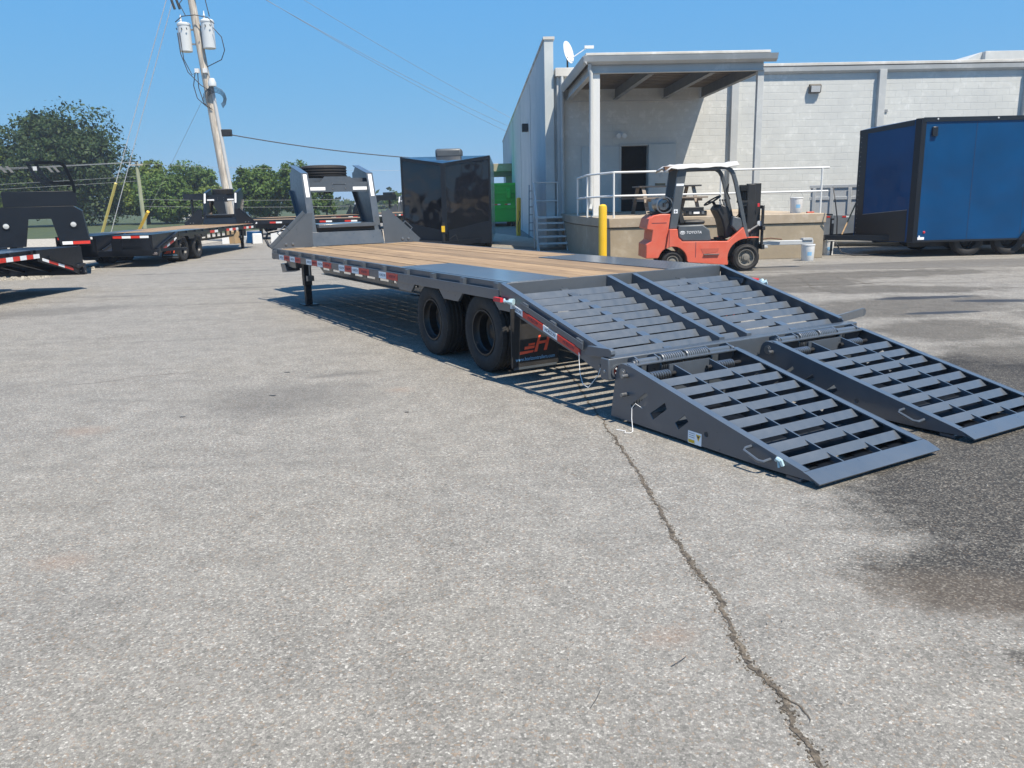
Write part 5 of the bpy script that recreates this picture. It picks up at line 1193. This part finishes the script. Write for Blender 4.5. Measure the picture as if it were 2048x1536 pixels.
# ---- skirted truck beds
def truck_bed(label, loc, rz):
    root = thing('truck_bed', label, 'truck bed', loc, rz, None)
    hw_ = .98
    # front skin with the goose-neck notch
    m = MB(); m.prism([(-hw_, .0), (-.34, .0), (-.22, .62), (.24, .62), (.36, .0), (hw_, .0), (hw_-.09, .78), (hw_-.26, .90), (-hw_+.26, .90), (-hw_+.09, .78)], 1, 0, .05); m.build('rear_skirt', BLACKB, root, .006)
    for s in (-1, 1):
        m = MB(); x0, x1 = sorted((s*(hw_-.002), s*(hw_-.045))); m.hexa([(x0, .052, 0), (x1, .052, 0), (x1, 2.05, 0), (x0, 2.05, 0), (x0-s*.09, .052, .78), (x1-s*.09, .052, .78), (x1-s*.09, 2.05, .78), (x0-s*.09, 2.05, .78)]); m.build('side_skirt', BLACKB, root)
        m = MB(); x = s*.56; m.lathe([(.085, 0), (.085, -.02), (.07, -.022), (.065, -.008), (0, -.008)], 1, (x+s*.12, 0, .48), 20); l_ = m.build('work_lamp', BLACKB, root)
        m = MB(); m.lathe([(.062, -.0085), (.03, -.018), (0, -.02)], 1, (x+s*.12, 0, .48), 16); m.build('lens', GLASSY, l_)
    m = MB(); m.box(-hw_+.26, hw_-.26, .052, 2.05, .86, .90); m.build('deck', BLACKB, root)
    for s in (-1, 1):
        m = MB(); x0, x1 = sorted((s*(hw_-.27), s*(hw_-.085))); za, zb = (.775, .893) if s > 0 else (.893, .775)
        m.hexa([(x0, .052, (.865 if s > 0 else .745)), (x1, .052, (.745 if s > 0 else .865)), (x1, 2.05, (.745 if s > 0 else .865)), (x0, 2.05, (.865 if s > 0 else .745)), (x0, .052, (.90 if s > 0 else .78)), (x1, .052, (.78 if s > 0 else .90)), (x1, 2.05, (.78 if s > 0 else .90)), (x0, 2.05, (.90 if s > 0 else .78))]); m.build('sloped_edge', BLACKB, root)
    m = MB(); m.box(-hw_+.30, hw_-.16, -.005, .045, .902, 1.24); hb = m.build('headboard', BLACKB, root, .006)
    for c, xs in ((-.55, (-.84, -.20)), (.40, (.0, .80))):
        a, b_ = xs; pts = [(b_, .02, 1.22), (b_-.02, .02, 1.42), (b_-.14, .02, 1.80), (b_-.22, .02, 1.86), (b_-.32, .02, 1.875), (a-.08, .02, 1.87), (a-.02, .02, 1.72), (a+.10, .02, 1.50), (a+.22, .02, 1.42), (b_-.03, .02, 1.40)]
        if c < 0: pts = [(-x-.04, y, z) for x, y, z in [(b_*-1-1.04+1.0 if False else p[0]*-1-1.04+.0, p[1], p[2]) for p in pts]]
        m = MB()
        for i in range(len(pts)-1): m.bar(pts[i], Vector(pts[i+1])+(Vector(pts[i+1])-Vector(pts[i])).normalized()*.02, .07, .075 if i < 5 else .045, (0, 1, 0))
        m.build('rack_hoop', BLACKB, hb)
        m = MB(); xm = (a+b_)/2
        m.box(a+.02, a+.10, -.01, .03, 1.70, 1.79); m.build('rack_lamp', GLASSY, hb)
        for k in range(2):
            m = MB(); m.hexa([(xm-.03+k*.13, -.01, 1.66), (xm+.03+k*.13, -.01, 1.66), (xm+.03+k*.13, .02, 1.66), (xm-.03+k*.13, .02, 1.66), (xm-.13+k*.13, -.01, 1.80), (xm-.07+k*.13, -.01, 1.80), (xm-.07+k*.13, .02, 1.80), (xm-.13+k*.13, .02, 1.80)]); m.build('rack_louvre', STEEL, hb)
    m = MB(); m.box(.62, .98, -.006, -.001, .02, .09); m.build('reflective_tape', RTAPE, root); m = MB(); m.box(.40, .615, -.006, -.001, .02, .09); m.build('reflective_tape', WTAPE, root)
    for x in (-.7, .55):
        m = MB(); m.box(x, x+.15, .3, 1.9, -.70, -.001); m.build('support_block', DARK, root)
    return root
truck_bed('black skirted truck bed with a hooped headache rack, standing before the big dark tree', (-10.78, 19.28, .71), R(26))
truck_bed('second black truck bed with headache rack, cut by the picture edge', (-12.85, 18.1, .71), R(26))
# ---- oddments lying in the sun beyond the black trailer
rr = random.Random(9)
for k in range(9):
    x = -11.4+k*.36+rr.uniform(-.1, .1); y = 33.8+rr.uniform(-.8, .8); s = rr.uniform(.25, .5)
    mt = (PLASTW, CARDB, DUMPG, BLUE, PLASTW, STEEL)[k % 6]
    o = MB().hexa([(-s/2, -.25, 0), (s/2, -.25, 0), (s/2, .25, 0), (-s/2, .25, 0), (-s/2*.9, -.22, s*1.1), (s/2*.9, -.24, s), (s/2*.92, .22, s*1.05), (-s/2*.95, .24, s)]).build('packing_crate', mt, bevel=.01, loc=(x, y, 0), rot=(0, 0, rr.uniform(-.4, .4)))
    tag(o, {'PLASTW': 'small white plastic box', 'CARDB': 'brown cardboard box', 'DUMPG': 'grey metal box', 'BLUE': 'blue plastic box', 'STEEL': 'dull steel box'}[{id(PLASTW): 'PLASTW', id(CARDB): 'CARDB', id(DUMPG): 'DUMPG', id(BLUE): 'BLUE', id(STEEL): 'STEEL'}[id(mt)]]+' on the ground beyond the black flatbed trailer', 'box', 'boxes beyond the black flatbed trailer')

# ------------------------------------------------------------------ utility pole with transformers
def polyline(a, b_, sag, n=14):
    a, b_ = Vector(a), Vector(b_); return [a.lerp(b_, i/n)-Vector((0, 0, sag*4*(i/n)*(1-i/n))) for i in range(n+1)]
up = thing('utility_pole', 'leaning weathered wooden utility pole carrying two pale transformers', 'utility pole', (-11.60, 35.5, 0), 0)
def PX(z): return -.0905*z
m = MB(); m.tube([(PX(z), 0, z) for z in (0, 3, 6, 9, 12)], [.20, .185, .165, .15, .135], 14); m.build('pole', POLEW, up)
m = MB(); m.tube([(PX(z)+.19, -.07, z) for z in (0, 3, 6.4)], .075, 10); m.build('riser_conduit', CONDUIT, up)
for s, (x, z) in enumerate(((-.50, 7.60), (.46, 7.70))):
    xc = PX(z+.6)+x
    m = MB(); m.lathe([(.22, 0), (.25, .02), (.25, .98), (.265, .99), (.265, 1.05), (.22, 1.10), (0, 1.13)], 2, (xc, -.12, z), 24); t_ = m.build('transformer', TRANSF, up)
    m = MB(); m.lathe([(.05, 0), (.055, .04), (.035, .06), (.05, .10), (.03, .13), (.045, .17), (.025, .20), (.02, .33), (0, .34)], 2, (xc-.10, -.12, z+1.10), 12); m.build('bushing', PLASTW, t_)
    m = MB(); m.bar((xc, -.1, z+.3), (PX(z+.3), 0, z+.3), .06, .06); m.bar((xc, -.1, z+.85), (PX(z+.85), 0, z+.85), .06, .06); m.build('bracket', STEEL, t_)
    m = MB()
    for k in range(3): m.tube([(xc-.2+.2*k, -.37, z+.80), (xc-.2+.2*k, -.42, z+.86)], .02, 6)
    m.build('terminal', DARK, t_)
m = MB()
for pts in ([(-1.46, -.3, 8.30), (-1.40, -.35, 7.5), (-1.20, -.3, 6.8), (-.75, -.25, 6.3), (-.45, -.15, 6.1)], [(-1.35, -.35, 8.3), (-1.30, -.35, 7.3), (-1.05, -.3, 6.7), (-.80, -.2, 6.85)], [(.0, -.35, 8.45), (.30, -.35, 8.1), (.38, -.35, 7.6), (.2, -.3, 7.25), (-.45, -.2, 7.0)],
            [(-.95, -.2, 6.8), (-1.05, -.25, 6.3), (-.95, -.25, 5.8), (-.65, -.2, 5.5), (-.45, -.15, 5.4)], [(-.85, -.2, 6.8), (-.85, -.25, 6.2), (-.7, -.25, 5.6), (-.4, -.2, 5.35)], [(-1.5, -.3, 8.7), (-1.2, -.35, 8.9), (-.7, -.3, 8.95), (-.2, -.3, 8.85), (.05, -.3, 8.6)], [(-1.1, -.2, 8.95), (-1.3, -.2, 9.4), (-1.0, -.1, 9.8)], [(-.15, -.2, 8.9), (-.25, -.2, 9.5), (-.1, 0, 10.2)]):
    m.tube(pts, .018, 6)
for k in range(5):
    r1 = .26+.05*k; m.tube([(-.22+.34*math.cos(a)*(1+.1*k)+.0, -.25-.02*k, 5.75+r1*math.sin(a)) for a in [i*math.pi/7-.9 for i in range(12)]], .012, 5)
m.build('drop_wires', WIRE, up)
m = MB(); m.lathe([(.10, 0), (.16, -.16), (.16, -.30), (.10, -.31), (0, -.28)], 2, (-.28, -.28, 6.55), 16); m.build('weatherhead', TRANSF, up)
m = MB(); m.box(.0, .42, -.12, .08, 4.30, 4.58); m.build('splice_box', DARK, up, .03, loc=(-.18, 0, 0))
for x0_ in (-.95, -.62):
    m = MB(); m.box(x0_, x0_+.16, -.25, -.12, 6.78, 6.95); m.build('insulator_block', PLASTW, up)
m = MB(); m.bar((PX(9.9)-.9, -.15, 9.9), (PX(9.9)+.9, -.15, 9.9), .10, .10); m.build('crossarm', POLEW, up)
for x in (-.75, -.55):
    m = MB(); m.tube([(PX(9.4)+x, -.2, 9.55), (PX(9.4)+x+.1, -.2, 9.2)], .05, 8); m.build('cutout', DARK, up)
UPX = lambda z: -11.60-.0905*z
wires = []
def wire(name, pts, r, mat, label, group=None): o = MB().tube(pts, r, 5).build(name, mat); return tag(o, label, 'wire', group)
wire('service_cable', polyline((UPX(4.45)+.30, 35.4, 4.42), (-1.0, 42, 3.35), .25), .022, WIRE, 'dark service cable running from the pole splice box towards the warehouse')
for k, (z0, x1, y1, z1) in enumerate(((11.3, 2.0, 55, 5.2), (11.2, 2.2, 58, 4.9), (12.0, 3.5, 62, 5.6))):
    wire('power_line', polyline((UPX(z0)+.1+k*.3, 35.6, z0), (x1, y1, z1), .35), .010, LWIRE, 'thin pale power line crossing the sky from pole to warehouse', 'power lines in the sky')
# guy wires with yellow guards
for k, (top, bot) in enumerate((((UPX(11.2)-.1, 35.3, 11.2), (-19.9, 40.6, 0)), ((UPX(11.0)-.1, 35.6, 11.0), (-19.6, 40.9, 0)))):
    g_ = thing('guy_wire', ('pale guy wire stretched from the leaning pole, with a yellow guard at its foot', 'thin pale guy wire running close beside the one with the long yellow guard')[k], 'guy wire', bot)
    d_ = Vector(top)-Vector(bot); m = MB(); m.tube([(0, 0, 0), d_], .018, 6); m.build('strand', GUY, g_)
    if k == 0: m = MB(); m.tube([d_*.005, d_*.235], .062, 10); m.build('guard', PYEL, g_)
g_ = thing('guy_wire', 'thin guy wire from half way up the pole with a short yellow guard', 'guy wire', (-18.6, 41.5, 0)); d_ = Vector((UPX(6.2), 35.5, 6.2))-Vector((-18.6, 41.5, 0))
m = MB(); m.tube([(0, 0, 0), d_], .007, 6); m.build('strand', LWIRE, g_); m = MB(); m.tube([d_*.005, d_*.21], .07, 10); m.build('guard', YELLOW, g_)
# second pole further off and the lines it carries
p2 = thing('utility_pole', 'slim greenish utility pole with a short crossarm, before the pale green trees', 'utility pole', (-24.36, 56, 0), 0)
m = MB(); m.tube([(0, 0, 0), (-.02, 0, 4.4)], [.15, .11], 10); m.build('pole', POLEW2, p2)
m = MB(); m.bar((-.45, -.1, 4.22), (.40, -.1, 4.22), .09, .09); m.build('crossarm', POLEW, p2)
for x in (-.4, 0, .35): m = MB(); m.lathe([(.03, 0), (.05, .05), (.03, .1), (.045, .14), (0, .18)], 2, (x, -.1, 4.27), 8); m.build('insulator', DARK, p2)
for k, (a, b_) in enumerate((((-24.7, 55.9, 4.4), (-60, 40, 3.7)), ((-24.3, 55.9, 4.4), (-60, 40.5, 3.5)), ((-24.0, 55.9, 4.4), (-60, 41, 3.3)), ((-24.4, 56, 3.5), (-60, 41, 2.5)), ((-24.4, 56, 3.2), (-60, 41, 2.2)))):
    wire('roadside_line', polyline(a, b_, .3), .009, LWIRE, 'thin line strung from the slim greenish pole past the big dark tree', 'lines along the road')
for k, (z0, z1) in enumerate(((2.0, 2.1), (1.55, 1.6), (3.9, 3.6))):
    wire('roadside_line', polyline((-24.4, 56, z0 if z0 < 3 else 4.3), (6, 62, z1), .35), .008, LWIRE, 'thin line running level behind the trailer necks', 'lines behind the trailers')

# ------------------------------------------------------------------ house far behind
hs = thing('house', 'small distant house with a brown gabled roof seen through the black trailer neck', 'house', (-32.5, 92, 0), R(10))
m = MB(); m.box(-3.2, 3.2, 0, 8, 0, 1.7); m.build('wall', WHITE, hs)
m = MB(); m.prism([(-3.6, 1.7), (3.6, 1.7), (0, 3.6)], 1, -.4, 8.4); m.build('roof', paint('brown shingles', (.24, .16, .12), .85, var=.2, scale=8), hs)
m = MB(); m.prism([(-2.6, 1.72), (2.6, 1.72), (0, 3.1)], 1, -.43, -.405); m.build('gable', WHITE, hs)

# ------------------------------------------------------------------ trees
def leaf_mat(name, a, b_, c_):
    m, t, b = newmat(name)
    P = t.new('ShaderNodeNewGeometry').outputs['Position']
    n = t.noise(P, .55, 4, .6); n2 = t.noise(P, 4.5, 3, .6)
    c = t.mix(t.ramp(n, .35, .65), a, b_); c = t.mix(t.ramp(n2, .45, .75, 0, .75), c, c_)
    t.link(c, b.inputs['Base Color']); b.inputs['Roughness'].default_value = .6; b.inputs['Specular IOR Level'].default_value = .25
    tr = t.new('ShaderNodeBsdfTranslucent'); t.link(c, tr.inputs[0]); mx = t.new('ShaderNodeMixShader'); mx.inputs[0].default_value = .28
    out = t.n['Material Output']; t.link(b.outputs[0], mx.inputs[1]); t.link(tr.outputs[0], mx.inputs[2]); t.link(mx.outputs[0], out.inputs['Surface'])
    return m
LDARK = leaf_mat('dark green leaves', (.022, .045, .014), (.040, .070, .020), (.055, .090, .026))
LMID = leaf_mat('mid green leaves', (.055, .105, .020), (.090, .155, .032), (.125, .18, .042))
LPALE = leaf_mat('yellow green leaves', (.085, .140, .024), (.135, .19, .034), (.19, .22, .05))
BARK = soil('bark', (.07, .055, .042), (.13, .11, .085), 6.)
def tree(name, label, loc, h, rx, ry, z0, mat, seed, leaves=6000, size=.26, lobes=9, group='trees beyond the yard'):
    rnd = random.Random(seed)
    root = thing(name, label, 'tree', loc, 0, group)
    m = MB(); th_ = h*.55; m.tube([(0, 0, -.1), (.05, .03, th_*.35), (-.05, .05, th_*.7), (.1, 0, th_)], [h*.032, h*.025, h*.018, h*.008], 9)
    L_ = []
    for i in range(lobes):
        a = i*2.4+rnd.uniform(-.4, .4); t_ = (i+.5)/lobes; zc = z0+(h-z0)*(.18+.70*t_); k = math.sqrt(max(0., 1-((t_-.38)/.68)**2))
        rad = rnd.uniform(.18, .72)*k; L_.append((Vector((math.cos(a)*rx*rad, math.sin(a)*ry*rad, zc)), rnd.uniform(.26, .54)*min(rx, (h-z0)*.62)))
    for c, r in L_[::2]: m.tube([(0, 0, th_*.45), (c.x*.5, c.y*.5, (th_*.45+c.z)/2), tuple(c)], [h*.014, h*.009, h*.003], 6)
    m.build('trunk', BARK, root)
    vs, fs = [], []
    nl = leaves//len(L_)
    for c, r in L_:
        # twig clumps on the lobe's shell
        for q in range(nl//14):
            d = Vector((rnd.gauss(0, 1), rnd.gauss(0, 1), rnd.gauss(0, .85))).normalized(); rad = r*(rnd.uniform(.55, 1.0)**.6)*rnd.uniform(.9, 1.12)
            cc = c+Vector((d.x*rad, d.y*rad, d.z*rad*.85)); cr = r*rnd.uniform(.14, .26)
            if cc.z < z0*.75: continue
            for _ in range(14):
                p = cc+Vector((rnd.gauss(0, 1), rnd.gauss(0, 1), rnd.gauss(0, .8)))*cr*.6
                nrm = (d*.9+Vector((rnd.gauss(0, 1), rnd.gauss(0, 1), rnd.gauss(0, 1)+.5))*.7).normalized()
                x = nrm.orthogonal().normalized(); x.rotate(Matrix.Rotation(rnd.uniform(0, 6.28), 3, nrm)); y = nrm.cross(x); s = size*rnd.uniform(.35, 1.2)
                o = len(vs); vs += [p-x*s*.5, p-y*s*.28+x*s*.05, p+x*s*.5, p+y*s*.28+x*s*.05]; fs.append((o, o+1, o+2, o+3))
    me = bpy.data.meshes.new('crown'); me.from_pydata([tuple(v) for v in vs], [], fs); me.materials.append(mat)
    o = bpy.data.objects.new('crown', me); COL.objects.link(o); o.parent = root
    return root
tree('broadleaf_tree', 'tall dark green spreading tree behind the black truck bed', (-38.6, 74, 0), 9.5, 6.0, 4.8, .2, LDARK, 1, 46000, .36, 26)
tree('broadleaf_tree', 'bright yellow-green tree behind the truck bed, left of the tall dark tree', (-43.5, 72, 0), 7.4, 3.9, 3.4, .3, LPALE, 2, 20000, .34, 13)
tree('broadleaf_tree', 'yellow-green tree cut by the picture edge beyond the truck beds', (-48.0, 73, 0), 5.4, 3.4, 3.0, .4, LPALE, 12, 12000, .34, 11)
tree('broadleaf_tree', 'light green rounded tree just behind the slim greenish pole', (-32.2, 75, 0), 5.2, 3.0, 2.6, .2, LPALE, 3, 17000, .30, 14)
tree('broadleaf_tree', 'dense mid green bushy tree filling the gap right of the slim pole', (-29.6, 72.5, 0), 4.2, 3.3, 2.6, .1, LMID, 4, 20000, .30, 15)
tree('broadleaf_tree', 'domed mid green tree rising above the black trailer neck', (-28.6, 78, 0), 5.1, 2.9, 2.4, .3, LMID, 5, 15000, .30, 13)
tree('broadleaf_tree', 'yellow-green shrub-like tree low behind the deck of the black trailer', (-26.2, 74, 0), 3.1, 2.4, 1.9, .1, LPALE, 6, 10000, .26, 10)
tree('broadleaf_tree', 'mid green leafy tree between the two gooseneck trailers, its top ragged', (-21.0, 71, 0), 4.5, 3.0, 2.4, .2, LMID, 7, 18000, .30, 14)
tree('broadleaf_tree', 'mid green tree partly hidden by the left upright of the grey neck', (-17.6, 70, 0), 4.6, 2.3, 2.1, .2, LMID, 8, 12000, .30, 11)
tree('broadleaf_tree', 'small mid green tree showing through the grey neck opening', (-15.6, 72, 0), 3.2, 1.5, 1.5, .2, LMID, 9, 5000, .24, 8)
tree('broadleaf_tree', 'far hazy dark tree just left of the black cargo trailer', (-11.2, 110, 0), 3.3, 3.4, 2.2, .2, LDARK, 10, 5000, .35, 9)
tree('broadleaf_tree', 'low far green tree behind the black cargo trailer edge', (-15.6, 118, 0), 2.4, 3.0, 2.0, .2, LMID, 13, 4000, .35, 8)
# far wood along the horizon
rnd = random.Random(77); vs, fs = [], []
for k in range(16000):
    x = rnd.uniform(-150, 60); y = 150+rnd.uniform(0, 14)+abs(x)*.05; z = min(3.2, abs(rnd.gauss(0, 1.0)))*(.75+.3*math.sin(x*.21)+.2*math.sin(x*.53)); s = rnd.uniform(.4, .8)
    n_ = Vector((rnd.gauss(0, 1), rnd.gauss(0, 1)-1, rnd.gauss(0, 1)+.6)).normalized(); a = n_.orthogonal().normalized(); b_ = n_.cross(a); p = Vector((x, y, z)); o = len(vs)
    vs += [tuple(p-a*s), tuple(p-b_*s*.6), tuple(p+a*s), tuple(p+b_*s*.6)]; fs.append((o, o+1, o+2, o+3))
me = bpy.data.meshes.new('far_wood'); me.from_pydata(vs, [], fs); me.materials.append(LDARK); o = bpy.data.objects.new('far_wood', me); COL.objects.link(o)
tag(o, 'low far wood along the horizon behind the trailers', 'wood', kind='stuff')

# ------------------------------------------------------------------ summer haze: one even body of thin air round the whole scene
hm = bpy.data.materials.new('thin summer haze'); hm.use_nodes = True
hn = hm.node_tree; hn.nodes.remove(hn.nodes['Principled BSDF'])
pv = hn.nodes.new('ShaderNodeVolumePrincipled'); pv.inputs['Color'].default_value = (.86, .92, 1.0, 1); pv.inputs['Density'].default_value = .0009; pv.inputs['Anisotropy'].default_value = .3
hn.links.new(pv.outputs[0], hn.nodes['Material Output'].inputs['Volume'])
hz = MB().box(-305, 265, -35, 335, -1, 14).build('haze', hm)
tag(hz, 'thin pale summer haze filling the air over the whole yard', 'haze', kind='stuff')
